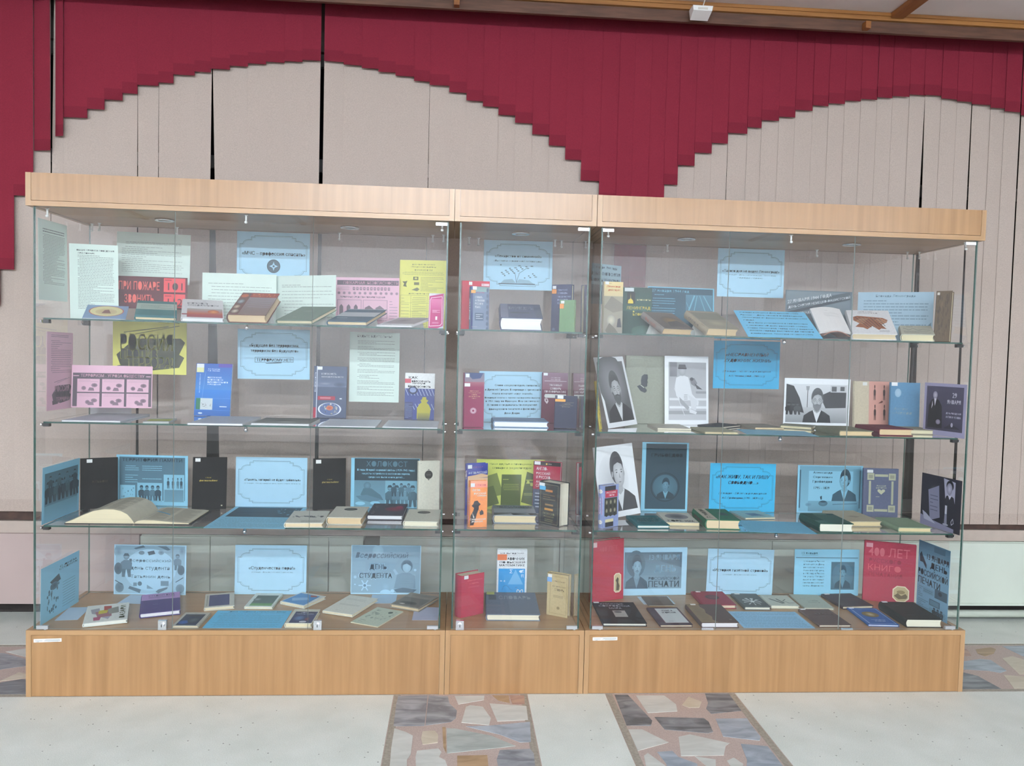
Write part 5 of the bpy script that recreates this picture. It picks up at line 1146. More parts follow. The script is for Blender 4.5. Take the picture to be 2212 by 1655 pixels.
stand('M3', [(1300,615),(1575,680),(1560,1265),(1285,1190)], 3, 'very thick black dictionary with gilt frame and cream fore edge', '151c20', 'd9d2b8', 62, [('w', [(.07,.05),(.93,.05),(.93,.95),(.07,.95)],'8a8468',.012)] + Rr(.3,.17,.66,.22,'b8743a') + Ln(.2,.27,.8,.42,3,'6a5a3a',.6) + Rr(.3,.5,.7,.54,'8a6a40') + Rr(.28,.6,.7,.65,'b8843a') + T('ЛАТИНСКО-', .2,.70,.8,.75,'7a7a52') + T('РУССКИЙ', .26,.77,.74,.81,'7a7a52') + Ln(.3,.84,.72,.92,2,'7a7a52'), sticker=(.01,.03,.27,.10,'e8eaec'), stk2=(.03,.10,.32,.19,'49a8d8'), y=.10, yaw=-.62, lean=.01, group=GB)

# ---------------------------------------------------------------- middle case, floor
stand('M4', [(240,600),(550,545),(525,1105),(225,1170)], 4, 'thick red dictionary standing with its spine turned to the front', 'ad2f48', 'd9c9a4', 48, T('ОРФОГРАФИЧЕСКИЙ', .25,.12,.92,.155,'c8606a') + T('СЛОВАРЬ', .35,.20,.75,.235,'c8606a') + Ln(.3,.28,.8,.32,2,'c05868'), sticker=(.1,.005,.28,.085,'dfe0e4'), y=.13, yaw=.55, lean=.01, group=GB)
stand('M4', [(728,235),(1132,240),(1118,830),(710,830)], 4, 'white and blue mathematics handbook with a triangle and symbols', 'e4e8ea', 'e8e2d0', 20, T('М.Я. ВЫГОДСКИЙ', .1,.055,.88,.10,'5a6068') + Rr(.05,.135,.95,.138,'9aa0a6') + T('СПРАВОЧНИК', .08,.165,.93,.225,'3a4046',1) + T('ПО ВЫСШЕЙ', .08,.24,.93,.295,'3a4046',1) + T('МАТЕМАТИКЕ', .07,.315,.93,.36,'3a4046',1) + Rr(.05,.41,.94,1,'2b98d8') + Pg([(.62,.43),(.88,.755),(.37,.755)],'6fb8e6') + T('Σ', .42,.43,.52,.51,'e4f2fa') + T('∉', .74,.43,.90,.51,'dceefa') + T('π', .80,.54,.9,.60,'e4f2fa') + T('≈ ±', .11,.66,.28,.70,'e4f2fa') + [('w', [(.18,.88),(.22,.80),(.30,.775),(.38,.80),(.44,.86),(.52,.88)],'1f6ea8',.012,0)] + [('w', [(.78+.10*math.sin(a)/(1+math.cos(a)**2*.0)*1.0, .91+.04*math.sin(2*a)) for a in [2*PI*k/28 for k in range(28)]],'e8f4fc',.025)] + Ln(.62,.8,.84,.84,1,'1f6ea8'), stk2=(0,.10,.32,.225,'dd7340'), y=.34, lean=.03, group=GB)
lie('M4', [(575,1125),(1310,1120),(1235,815),(570,825)], 4, 'large grey dictionary lying on the middle case floor with a yellow tag', '6f7a8a', 'eee8cc', 90, T('СЛОВАРЬ', .25,.17,.88,.33,'8f98a6') + Rr(.05,.13,.2,.36,'525a66'), stk2=(.01,.0,.17,.11,'c3c86a'), aspect=1.3)
stand('M4', [(1405,545),(1680,600),(1690,1175),(1398,1105)], 4, 'beige dictionary with a printed line frame, turned to the left', 'b8a67c', 'c6b488', 30, [('w', [(.15,.06),(.93,.06),(.93,.94),(.15,.94)],'8a7a54',.012)] + T('СТРОИТЕЛЬНЫЙ', .27,.15,.85,.185,'6f6248') + T('АНГЛО-РУССКИЙ', .25,.27,.88,.31,'6f6248') + T('СЛОВАРЬ', .35,.34,.8,.40,'6f6248') + Ln(.3,.5,.8,.56,2,'6f6248') + E(.55,.80,.07,.035,'857650'), sticker=(.04,.02,.22,.09,'e0e2e2'), stk2=(.0,.095,.22,.20,'6fa0d8'), y=.11, yaw=-.35, lean=.03, group=GB)

# ---------------------------------------------------------------- right case, top shelf
sheet('E1', [(20,448),(360,470),(358,900),(20,880)], 'stand', 1, 'grey blue sheet with capital letters in the left corner of the right case', '8fa8b2', T('27 января 1944 года', .03,.05,.85,.14,.2) + T('ДЕНЬ ПОЛНОГО СНЯТИЯ', .0,.20,.96,.30,.15,1) + T('БЛОКАДЫ ЛЕНИНГРАДА', .0,.36,.95,.46,.15,1) + G(0,.52,1,1,.5,.7), (.25,.21), y=.14, yaw=.95, lean=.03, tol=.05, zlift=.05, ink='1e2c34', name='poster', cat='poster', ys=.03)
stand('E1', [(180,640),(385,655),(370,1205),(165,1200)], 1, 'worn beige novel with a faded ruin picture, standing at the left end', 'b8ad92', 'cfc5a8', 24, G(0,0,1,.3,'d9c084','c8b68c') + T('Ленинград', .12,.07,.85,.12,'c25a3a',1,1) + T('действует...', .2,.135,.92,.19,'c25a3a',1,1) + Ln(.2,.02,.75,.045,1,'8a7c5c') + G(0,.28,1,1,'9a927c','8d877a') + Pg([(0,.5),(.4,.28),(1,.42),(1,.55),(.5,.6)],'7d776a') + E(.4,.75,.25,.12,'c9c2ac','8d877a') + Pg([(.7,.88),(.75,.72),(.88,.7),(.95,.88)],'3c3c40') + Pg([(.1,.95),(.3,.8),(.6,.9),(.8,1),(.2,1)],'6d675c'), spine=Rr(0,0,1,1,'c9c0a8') + Ln(.3,.1,.7,.16,2,'7d745c'), sticker=(.05,.0,.24,.055,'e0e0dc'), y=.15, yaw=.05, lean=.03, group=GB)
stand('E1', [(388,710),(695,712),(690,1218),(375,1212)], 1, 'dark green book with a gilt spire emblem and yellow title', '2c4a42', 'd8cfae', 15, G(0,0,1,.5,'2a463e','35584e') + E(.7,.92,.4,.12,'4d7064','35584e') + Rr(.13,.10,.41,.35,'1c2420') + Pg([(.24,.33),(.255,.12),(.27,.33)],'d8c25a') + Pg([(.16,.34),(.17,.27),(.26,.23),(.34,.28),(.35,.34)],'e0c84e') + T('БЛОКНОТЫ', .48,.245,.96,.275,'d9cf9a') + T('ЛЕНИНГРАД', .12,.40,.95,.48,'e6d674',1) + T('в', .34,.495,.40,.525,'e6d674') + T('БЛОКАДЕ', .34,.54,.92,.61,'e6d674',1), sticker=(.04,.01,.36,.085,'c9d0d0'), y=.27, lean=.04, group=GB)
sheet('E1', [(648,705),(1370,720),(1365,1225),(650,1210)], 'stand', 1, 'blue poster with white lines and a searchlight drawing', '77b4cc', G(.01,.02,.98,.99,.18,.35) + T('27 января 1944 год', .06,.05,.62,.12,.75) + Ln(.10,.14,.52,.18,1,.85) + Ln(.06,.21,.42,.56,7,.85,.4,5) + G(.57,.14,.97,.62,.55,.4) + line([(.58,.6),(.70,.16)],.9,.02) + line([(.68,.6),(.74,.16)],.85,.012) + line([(.9,.6),(.78,.16)],.8,.012) + line([(.96,.45),(.84,.16)],.85,.014) + line([(.58,.3),(.66,.55)],.8,.008) + Pg([(.57,.62),(.62,.54),(.72,.58),(.8,.5),(.97,.6),(.97,.63),(.57,.63)],.15) + E(.85,.55,.1,.03,.85,.5), A4L, y=.38, lean=.03, ink='153240', name='poster', cat='poster')
sign('E1', [(1420,272),(2140,297),(2120,810),(1395,797)], 'light blue framed title card on the right case top shelf back glass', BLUE, T('«Такого дня не видел Ленинград!»', .07,.435,.93,.50,.35,1), T('(27 января – День снятия блокады Ленинграда', .12,.53,.88,.56,.58,0,1) + T('города-героя)', .3,.59,.68,.62,.58,0,1))
tilt('E1', [(845,1138),(1135,1142),(930,985),(580,975)], 1, 'worn grey book with a dark cover picture, tilted with its spine to the left', '8a8078', 'dcb675', 78, G(.02,.02,1,1,'6d6258','5a5048') + E(.6,.55,.35,.3,'8a7040','5a5048') + Pg([(.3,.9),(.4,.6),(.8,.5),(.95,.85)],'4a3f38'), spine=Rr(0,0,1,1,'8f867c') + TV('ЛЕНИНГРАД', .25,.2,.75,.7,'a8584a') + Rr(.1,.75,.9,.9,'5d3d38'), yaw=.35, aspect=1.3, y=.10)
tilt('E1', [(1320,1132),(1640,1132),(1400,970),(1060,965)], 1, 'worn beige book with a faded cover, tilted beside the blue typed sheet', 'a3967f', 'dfbd80', 92, G(0,.0,1,1,'958a78','8d846f') + Rr(.05,.1,.95,.5,'7d7a68') + E(.5,.7,.35,.2,'a89c80','8d846f'), spine=Rr(0,0,1,1,'a3988a') + Rr(.1,.72,.9,.86,'6d6055') + TV('блокада', .3,.2,.7,.65,'7d7268'), yaw=.33, aspect=1.3, y=.10)
sheet(['E1','E2','E2','E1'], [(1580,965),(285,970),(495,1255),(1740,1240)], 'tilt', 1, 'bright blue sheet of slanting italic print leaning at the shelf edge', '6cbfe4', [o for k in range(9) for o in T(['27 января отмечается День воинской славы','России — День полного освобождения','Ленинграда от фашистской блокады (1944','год).','Она была установлена в соответствии','с законом «О днях воинской славы»','Слова Ленинград, город жил и боролся','жители города выстояли до полного','освобождения. Ленинград не сдался (1944)'][k], .06 + .05 * (k == 4), .05 + .1 * k, [.9,.93,.97,.22,.93,.9,.95,.94,.9][k], .10 + .1 * k, .2, 1, 1)], (.28,.2), y=.075, yaw=.25, lean=1.0, tol=.03, ink='143a50', name='typed_sheet')
tilt('E2', [(815,1190),(1305,1190),(1195,965),(745,950)], 1, 'white book with a striped orange and black ribbon on the cover', 'e4e2e2', 'dfc896', 75, T('НИКТО НЕ ЗАБЫТ', .28,.05,.62,.085,'85787a') + T('ЛЕНИНГРАД', .25,.11,.72,.15,'85787a') + Pg([(.12,.30),(.22,.25),(.80,.33),(.90,.42),(.86,.52),(.72,.62),(.80,.80),(.68,.78),(.62,.84),(.5,.68),(.36,.82),(.28,.75),(.1,.72),(.22,.58),(.1,.45)],'9a5a34') + [o for k in range(7) for o in line([(.16+.09*k,.30+.008*k),(.40+.065*k,.74-.01*k)],'2f1e1a',.016)] + [o for k in range(5) for o in line([(.14+.03*k,.50-.03*k),(.30+.04*k,.60-.06*k)],'e8c8a0',.012)] + [o for k in range(4) for o in line([(.88-.04*k,.46-.03*k),(.70-.03*k,.58-.05*k)],'e8c8a0',.012)] + Ln(.62,.84,.86,.92,2,'85787a'), yaw=.1, aspect=1.25, y=.08)
sheet('E2', [(92,738),(805,762),(800,1250),(75,1235)], 'stand', 1, 'grey poster with white lettering on slanting dark stripes', '5d6b74', G(.01,.02,.97,.98,'76838a','414c54') + Pg([(.02,.30),(.97,.0),(.97,.10),(.02,.42)],'4a555d') + Pg([(.02,.44),(.97,.10),(.97,.16),(.02,.50)],'343e46') + [('tr', '27 ЯНВАРЯ 1944 ГОДА', .03,.29,.69,.125,.085,'e4e9ec'), ('tr', 'ДЕНЬ СНЯТИЯ НЕМЕЦКО-ФАШИСТСКОЙ', .04,.39,.97,.145,.075,'dfe5e8'), ('tr', 'БЛОКАДЫ ЛЕНИНГРАДА', .18,.50,.7,.42,.06,'c8d0d4')], A4L, y=.38, lean=.03, name='poster', cat='poster')
sheet('E2', [(870,762),(1705,757),(1670,1250),(860,1225)], 'stand', 1, 'light blue information poster with a grey corner stripe', '9fb9c8', Pg([(.72,.98),(.98,.60),(.98,.72),(.82,.98)],.55) + T('Блокада Ленинграда', .24,.05,.76,.115,.45,0) + [o for k in range(10) for o in Ln(.08,.15+.06*k,.95,.20+.06*k,1,.5,.62,k+3)], y=.405, lean=.02, ys=.008, ink='2c4250', name='poster', cat='poster', size=(.345,.23), tol=.04)
tilt('E2', [(1320,1210),(1730,1210),(1640,1125),(1350,1125)], 1, 'cream book with a dark line drawing, lying by the mottled album', 'cfcdb8', 'e9dba8', 75, Ln(.2,.1,.8,.2,1,'4f4c44') + [('w', [(.1,.3),(.25,.5),(.4,.35),(.55,.55),(.7,.4),(.9,.55)],'4f4c44',.02,0)] + Ln(.1,.6,.9,.9,3,'6d6a60',.4), yaw=-.05, aspect=1.2, lean=1.35, y=.09)
stand('E2', [(1720,755),(1925,742),(1835,1290),(1705,1250)], 1, 'mottled brown album with thick cream page edges at the right end', '6a5a48', 'd6c79a', 30, crowd(70,31,.15,.6), y=.14, yaw=-.35, lean=.08, ink='2f2a22', paper='a88a6c', sticker=(.04,.03,.2,.08,'cfcac0'), group=GB)

# ---------------------------------------------------------------- right case, second shelf
sheet('F1', [(48,262),(375,258),(540,990),(230,1022)], 'stand', 2, 'white framed photograph portrait of a bearded man in glasses, leaning sideways', WHT, mp(G(0,0,1,1,.35,.25) + E(.45,.35,.55,.5,.6,.3) + mp(bust(.22,.82,.08,.3,True,.5), .02,.12,1.02,1.0),.07,.07,.93,.93), A4P, y=.10, lean=.10, yaw=.45, roll=.3, ink='1b191c', name='portrait_photo', cat='photo', tol=.02)
stand('F1', [(68,520),(92,520),(160,1048),(136,1052)], 2, 'narrow yellow paperback seen edge on beside the sideways portrait', 'c6b23c', 'c9b95a', 5, Ln(.3,.1,.7,.9,9,'8a7c2c'), soft=True, y=.12, yaw=1.15, lean=.10, roll=.15, group=GB)
stand('F1', [(400,240),(860,252),(858,985),(420,985)], 2, 'large grey green book with a dark profile silhouette', '96998a', 'c9c6b0', 14, [('p', [(.36,.37),(.38,.30),(.44,.27),(.52,.275),(.53,.33),(.515,.36),(.53,.39),(.515,.41),(.52,.44),(.49,.46),(.46,.455),(.47,.475),(.51,.50),(.50,.53),(.46,.545),(.36,.52),(.27,.45),(.34,.43),(.37,.415)], '353c42')] + Pg([(.36,.425),(.45,.465),(.44,.475),(.35,.435)],'b9bcb0') + Ln(.1,.02,.9,.05,1,'a8ab9c'), y=.418, ys=.004, lean=.02, group=GB)
sheet('F1', [(808,242),(1315,255),(1300,965),(860,972)], 'stand', 2, 'white bordered photograph of a man in a white suit sitting on steps', WHT, mp(G(0,0,1,1,.62,.78) + Rr(.02,.62,1,.66,.9) + Rr(.02,.76,1,.80,.95) + Rr(.0,.84,1,.9,.6) + Rr(.72,.5,1,.54,.55) + Rr(.03,.0,.22,.25,.45) + Pg([(.16,.42),(.2,.27),(.36,.22),(.52,.26),(.58,.42),(.62,.55),(.8,.68),(.78,.76),(.5,.62),(.3,.66),(.2,.58)],.9) + Pg([(.5,.55),(.76,.66),(.72,.84),(.6,.80),(.58,.68)],.86) + Pg([(.28,.6),(.55,.78),(.5,.83),(.3,.7)],.62) + Pg([(.55,.80),(.75,.86),(.72,.9),(.55,.87)],.9) + E(.36,.14,.1,.1,.72,.6) + Pg([(.25,.10),(.27,.04),(.44,.04),(.47,.10)],.3) + Pg([(.24,.10),(.48,.10),(.47,.12),(.26,.12)],.15) + Pg([(.56,.3),(.68,.27),(.76,.36),(.7,.42),(.6,.38)],.45) + E(.61,.29,.05,.03,.25) + line([(.15,.45),(.42,.92)],.9,.012) + Pg([(.68,.36),(.9,.47),(.75,.46)],.25) + Ln(.4,.55,.5,.65,4,.3,.5) , .09,.09,.95,.93), A4P, y=.375, lean=.03, ys=.01, tol=.01, ink='232026', name='portrait_photo', cat='photo')
sign('F1', [(1373,82),(2090,92),(2070,605),(1355,597)], 'bright blue framed title card in italic capitals, hung on the back glass', '34a4cf', T('«НЕСРАВНЕННЫЙ', .18,.235,.83,.32,.15,1,1) + T('ХУДОЖНИК ЖИЗНИ»', .15,.375,.87,.455,.15,1,1), T('(29 января – 165 лет со дня рождения', .14,.62,.87,.665,.25,0,1) + T('А.П. Чехова (1860 - 1904 г.г.))', .23,.715,.78,.76,.25,1,1), row=2, ink='10283a')
sheet('F2', [(72,482),(795,500),(770,1010),(60,965)], 'stand', 2, 'white bordered photograph of a bearded man in a dark coat in a street', WHT, mp(G(0,0,1,.6,.9,.8) + G(0,.6,1,1,.75,.55) + Pg([(0,0),(.12,.05),(.22,.35),(.3,.75),(.15,.7),(0,.65)],.15) + mp(people([.1,.25,.38],.3,1,.12,.3),0,.35,.5,.8) + Pg([(.55,.3),(.75,.15),(.98,.2),(.98,.6),(.65,.62)],.2) + Rr(.72,.02,.98,.2,.8) + Rr(.74,.05,.82,.18,.3) + Rr(.88,.05,.95,.16,.3) + line([(.35,.12),(.35,.6)],.1,.01) + Pg([(.32,.05),(.38,.05),(.37,.16),(.33,.16)],.6) + mp(bust(.25,.8,.1,.45,True,0),.27,.06,.75,1.0),.03,.12,.96,.92), A4L, y=.42, lean=.02, ink='141619', name='portrait_photo', cat='photo')
stand('F2', [(835,520),(1222,525),(1222,985),(832,980)], 2, 'pink and beige book with four small brown figures on the cover', 'c9bca2', 'd8cdb2', 16, Rr(.40,0,1,1,'d29a8c') + mp([o for k, x in enumerate((.25,.72)) for o in people([x],.08,.40,.12,.4) + people([x+.02],.5,.83,.1,.4)],.42,.0,.98,1) + Pg([(.66,.47),(.76,.41),(.80,.43),(.76,.46)],'6a4038'), y=.30, lean=.06, sticker=(.22,.02,.34,.09,'dcdcd6'), ink='3a2320', paper='a87868', group=GB)
stand('F2', [(1225,530),(1560,540),(1535,1000),(1222,985)], 2, 'plain blue clothbound book with a small round portrait stamp', '5b89aa', 'd8d2be', 15, E(.25,.22,.11,.09,'a9c2d2','8fb0c6') + T('Антон', .1,.52,.6,.58,'7590a0',0,1) + T('Чехов', .2,.6,.75,.67,'7c94a0',0,1) + Rr(.05,.64,.3,.646,'6f8894'), y=.27, lean=.06, sticker=(.02,.0,.22,.075,'e6e8ea'), group=GB)
sheet('F2', [(1600,525),(2085,570),(2045,1140),(1578,1010)], 'stand', 2, 'lilac poster with a seated man at the dark right corner', LIL, mp(G(0,0,1,1,'4a4660','3d394e') + mp(E(.5,.16,.13,.09,'cfc8d4','8d86a0') + Pg([(.1,.95),(.15,.42),(.3,.28),(.5,.24),(.72,.28),(.9,.42),(.95,.95)],'191820') + Pg([(.44,.24),(.5,.42),(.58,.24)],'dcd8e4') + E(.72,.8,.13,.06,'a8a0b4','7a7288') + Pg([(.35,.3),(.3,.5),(.38,.4)],'cfc8d4'),0,.05,.48,1) + T('29', .70,.13,.82,.24,'dcd8e6',1) + T('ЯНВАРЯ', .57,.29,.93,.38,'dcd8e6',1) + T('ДЕНЬ РОЖДЕНИЯ', .55,.57,.95,.62,'cfcadd',1) + T('АНТОНА ЧЕХОВА', .55,.65,.95,.70,'cfcadd',1) + Pg([(.5,.94),(.7,.82),(.95,.94)],'2a2735') + E(.72,.85,.03,.05,'b9b2c4'),.06,.06,.94,.90), y=.20, yaw=-.55, lean=.05, name='poster', cat='poster', size=(.26,.25), tol=.06)
lie('F1', [(760,1037),(1115,1037),(1000,985),(640,970)], 2, 'thin cream book lying before the white suit photograph', 'c4bfae', 'e9e2c4', 20, Ln(.3,.3,.7,.5,2,'a09b88'), soft=True, yaw=.2)
lie('F1', [(1255,1070),(1620,1070),(1440,1015),(1100,1005)], 2, 'olive grey book lying second from the left on the writer shelf', 'a6a286', 'dcc890', 24, Ln(.3,.3,.7,.4,1,'87836a'), yaw=.25, dy=-.02, asig=.1)
lie('F1', [(1475,1010),(1675,1002),(1420,958),(1150,955)], 2, 'slim black book lying below the bright blue hanging card', '34383c', 'e4dcc4', 24, (), yaw=.3, aspect=1.25, asig=.06, y=.14)
lie('F1', [(1735,1018),(2060,1015),(1840,955),(1550,955)], 2, 'thin brown book lying behind the flat blue sheet', '8a8272', 'd8bf88', 22, Pg([(.1,.8),(.3,.2),(.8,.3),(.9,.8)],'a09888'), yaw=.25, soft=True, dx=.03)
lie('F2', [(5,1000),(355,1008),(400,968),(60,958)], 2, 'olive book with cream pages lying under the street photograph', '8d8c78', 'e6d8a6', 38, (), asig=.08, aspect=.8, dy=-.015)
flat(['F1','F2','F2','F1'], [(1735,1108),(440,1118),(300,1050),(1610,1040)], 2, 'plain blue sheet lying flat on the writer shelf', '86b8cc', (), y=.08, size=(.29,.2), tol=.06)
lie('F2', [(670,1066),(1045,1062),(750,1000),(420,998)], 2, 'thick olive book lying below the pink and beige book', '7d7c66', 'dfbd7c', 60, Ln(.3,.3,.7,.5,1,'6d6c58'), spine=Rr(0,0,1,1,'82816c'), yaw=.3)
lie('F2', [(1115,1047),(1465,1045),(1200,985),(840,978)], 2, 'maroon clothbound book lying in front of the blue clothbound one', '6a2334', 'e3c285', 75, (), yaw=.3, spine=Rr(0,0,1,1,'722638'))
lie('F2', [(1450,1052),(1765,1050),(1560,1000),(1290,990)], 2, 'grey beige book lying at the right end before the lilac poster', '9a927e', 'e4d9ac', 52, (), yaw=.2, asig=.1, aspect=1.25, dx=-.018)

# ---------------------------------------------------------------- right case, third shelf
sheet('G1', [(98,175),(520,152),(632,890),None], 'stand', 3, 'white drawn portrait of a man with tousled dark hair, leaning sideways', WHT, E(.42,.48,.38,.38,.75,.97) + mp(bust(.2,.86,.18,None,False,.9,.97),.14,.06,.96,.92), A4P, y=.13, lean=.08, yaw=.3, roll=.25, ink='2a282c', name='portrait_print', cat='picture', tol=.02)
stand('G1', [(222,612),(388,570),(375,1040),(218,1065)], 3, 'small pale blue book with six portraits under a red title box', '8f9cc6', 'd8c088', 28, Rr(.08,.02,.8,.13,'34323a') + Rr(.1,.13,.92,.29,'b83a50') + T('РУССКИЕ', .18,.155,.82,.20,'f0e0e4',1) + T('поэты', .35,.22,.7,.26,'f0e0e4') + Rr(.06,.30,.9,.72,'3c3c36') + [o for j in range(2) for i in range(3) for o in E(.2+.27*i,.40+.20*j,.07,.055,'a8a48a','6d6a58',12) + E(.2+.27*i,.50+.19*j,.1,.05,'232420','34342e',10)] + Rr(.12,.80,.66,.87,'d9cda0') + Rr(.12,.87,.66,.98,'2c2a32'), spine=Rr(0,0,1,1,'8f9cc6') + Rr(.1,.02,.9,.11,'34323a') + E(.5,.14,.35,.05,'e6e0d2') + Rr(.15,.26,.85,.70,'f0e6e8') + Rr(.22,.275,.78,.685,'c04a5e') + TV('Русские поэты', .36,.3,.64,.66,'f4e4e8') + E(.5,.86,.35,.05,'e6e0d2') + Rr(.1,.88,.9,.98,'34323a'), y=.11, yaw=.55, lean=.02, group=GB)
sheet('G1', [(628,122),(1140,128),(1128,850),(645,855)], 'stand', 3, 'light blue portrait sheet with a dark cover print and round portrait', SKY, G(.085,.02,.955,.97,.12,.22) + T('ГРИБОЕДОВ', .2,.16,.87,.22,.02,1) + [('w', [(.51+.30*math.cos(2*PI*k/30), .65+.205*math.sin(2*PI*k/30)) for k in range(30)], .08, .02)] + E(.51,.65,.265,.18,.45,.35,30) + mp(bust(.12,.62,.1,None,False,-.5,.75),.32,.50,.72,.82), A4P, y=.36, lean=.06, ink='10242e', name='portrait_print', cat='picture')
sign('G1', [(1378,352),(2088,355),(2078,865),(1367,840)], 'bright blue framed title card in italic capitals, standing on the third shelf', '38b0dc', T('«КАК ЖИВУ, ТАК И ПИШУ', .09,.24,.91,.325,.12,1,1) + T('СВОБОДНО…»', .28,.365,.74,.44,.12,1,1), T('(15 января – 230 лет со дня рождения', .14,.60,.87,.65,.2,0,1) + T('А.С. Грибоедова (1795 - 1829 г.г.))', .19,.695,.82,.745,.2,1,1), mode='stand', row=3, y=.30, lean=.08, ink='0c2436')
sheet('G2', [(222,368),(930,390),(912,890),(200,880)], 'stand', 3, 'light blue poster with a drawn profile of a man, dates and an inkwell', SKY, G(.03,.02,.97,.97,.72,.85) + Rr(.17,.12,.85,.75,.93) + T('Александр', .235,.13,.53,.185,.4,1) + T('Сергеевич', .235,.225,.53,.28,.4,1) + T('Грибоедов', .23,.315,.53,.38,.4,1) + T('1795 - 1829', .25,.45,.49,.50,.35,1) + mp(bust(.12,.95,.3,None,False,-1,.9),.52,.05,.92,.75) + G(.17,.75,.95,.97,.75,.65) + E(.40,.80,.07,.06,.5,.4) + E(.40,.765,.05,.02,.25) + Pg([(.36,.72),(.35,.66),(.38,.64),(.38,.72)],.15) + E(.18,.83,.05,.04,.55,.7) + line([(.55,.82),(.92,.80)],.5,.015) + Rr(.03,.1,.05,.9,.35) + Rr(.95,.1,.965,.9,.4), A4L, y=.33, lean=.06, ink='10242e', name='poster', cat='poster')
stand('G2', [(945,395),(1315,432),(1300,935),(918,910)], 3, 'slate book with a gilt corner frame and a heart shaped emblem', '5a6078', 'c9c4b2', 14, [o for a in ((.10,.10),(.72,.10),(.10,.76),(.72,.76)) for o in Rr(a[0],a[1],a[0]+.2,a[1]+.14,'a8a88e') + Rr(a[0]+.04,a[1]+.035,a[0]+.16,a[1]+.105,'8a8c7c')] + Rr(.32,.12,.70,.17,'a8a88e') + Rr(.32,.84,.70,.89,'a8a88e') + Rr(.15,.26,.21,.74,'a8a88e') + Rr(.80,.26,.86,.74,'a8a88e') + T('РУССКАЯ', .38,.345,.64,.375,'b5b498') + T('БИБЛИОТЕКА', .36,.385,.66,.415,'b5b498') + Pg([(.51,.54),(.40,.47),(.41,.435),(.47,.43),(.51,.455),(.55,.43),(.61,.435),(.62,.47)],'b9b79a') + Ln(.36,.57,.66,.60,1,'b5b498'), sticker=(.09,.03,.26,.09,'d2d4d2'), y=.22, lean=.06, group=GB)
sheet('G2', [(1578,438),(2040,570),(2010,1130),(1548,930)], 'stand', 3, 'dark violet print of a portrait, a page and a candle, in the right corner', '2d2b3c', G(0,0,1,1,'2b2938','23212e') + Pg([(.18,.30),(.45,.18),(.5,.78),(.25,.88)],'8d8ba4') + Ln(.24,.36,.44,.7,5,'55536a',.35) + Pg([(.56,.02),(.85,.06),(.85,.46),(.62,.42)],'b5b2c8') + E(.72,.14,.09,.10,'1c1a24') + E(.71,.20,.07,.11,'c9c5d8','8d89a0') + Pg([(.6,.44),(.64,.34),(.72,.31),(.82,.35),(.85,.46)],'2a2834') + Pg([(.68,.32),(.72,.4),(.77,.32)],'d8d5e4') + Ln(.67,.19,.70,.195,1,'2a2834') + Ln(.73,.19,.76,.195,1,'2a2834') + Rr(.62,.52,.67,.68,'cfcdda') + Pg([(.62,.68),(.67,.68),(.68,.86),(.61,.86)],'8a889c') + E(.645,.88,.07,.02,'a8a6b8') + Pg([(0,.8),(.3,.86),(.85,.93),(.85,1),(0,1)],'8f8da8') + Pg([(.05,.72),(.15,.76),(.4,.92),(.1,.88)],'b9b7cc') + [('w', [(.78,.8),(.82,.74),(.84,.82),(.79,.86)],'cfcdda',.01)], y=.16, yaw=-.95, lean=.05, name='portrait_print', cat='picture', size=(.297,.24), tol=.05)
lie('G1', [(588,1042),(940,1037),(800,905),(470,915)], 3, 'teal book with three white title lines on the third shelf', '23666c', 'eef0e6', 38, Ln(.3,.12,.8,.18,1,'4f8a8c') + T('ЭНЦИКЛОПЕДИЯ', .14,.25,.92,.36,'b9d2d0',1) + T('ТВОРЧЕСТВА', .14,.42,.78,.52,'b9d2d0',1) + T('ГРИБОЕДОВА', .14,.58,.86,.69,'b9d2d0',1), yaw=.2, spine=Rr(0,0,1,1,'2b3a44'), asig=.1, aspect=1.25)
lie('G1', [(905,1005),(1255,1005),(1140,880),(790,890)], 3, 'white book with a grey oval picture and large lettering', 'cfcdbf', 'e3cd95', 36, E(.5,.42,.36,.26,'6d6c70','8a898c') + E(.5,.42,.2,.15,'55545a','6d6c70') + T('ГОРЕ', .1,.76,.55,.92,'4a4a4c',1) + T('УМА', .6,.78,.9,.92,'4a4a4c',1) + Ln(.3,.05,.7,.1,1,'8a897e'), yaw=.15, soft=True)
lie('G1', [(1345,977),(1705,978),(1545,845),(1190,842)], 3, 'thick green book with a beige spine strip lying before the italic card', '2c6e4e', 'e4c894', 105, Rr(0,0,.34,1,'c0b49e') + T('А.С.', .08,.72,.26,.85,'4a3f38',1) + TV('ГРИБОЕДОВ', .10,.08,.26,.66,'4a3f38',1) + Pg([(.55,.4),(.62,.35),(.85,.35),(.88,.55),(.82,.62),(.58,.62)],'1f4f38') + E(.7,.48,.08,.09,'173c2c'), spine=Rr(0,0,1,1,'bfb39d') + TV('ГРИБОЕДОВ', .3,.2,.7,.8,'5a4a40',1), yaw=.2)
lie('G1', [(1765,965),(2080,968),(1900,845),(1580,848)], 3, 'pale green paperback with a small blue picture', '9fbab0', 'dcc898', 18, Pg([(.3,.4),(.65,.4),(.8,.75),(.35,.78)],'6d8696') + E(.55,.58,.14,.12,'4f6a80','6d8696'), yaw=.2, soft=True, aspect=1.1, asig=.08, raise_=.0016)
flat(['G1','G2','G2','G1'], [(1770,1108),(460,1120),(215,990),(1690,985)], 3, 'bright blue ruled typed sheet lying flat on the third shelf', '7cc2de', Ln(.03,.04,.98,.97,16,.55,.3,14), y=.07, size=(.28,.2), tol=.06, ink='1d5a78')
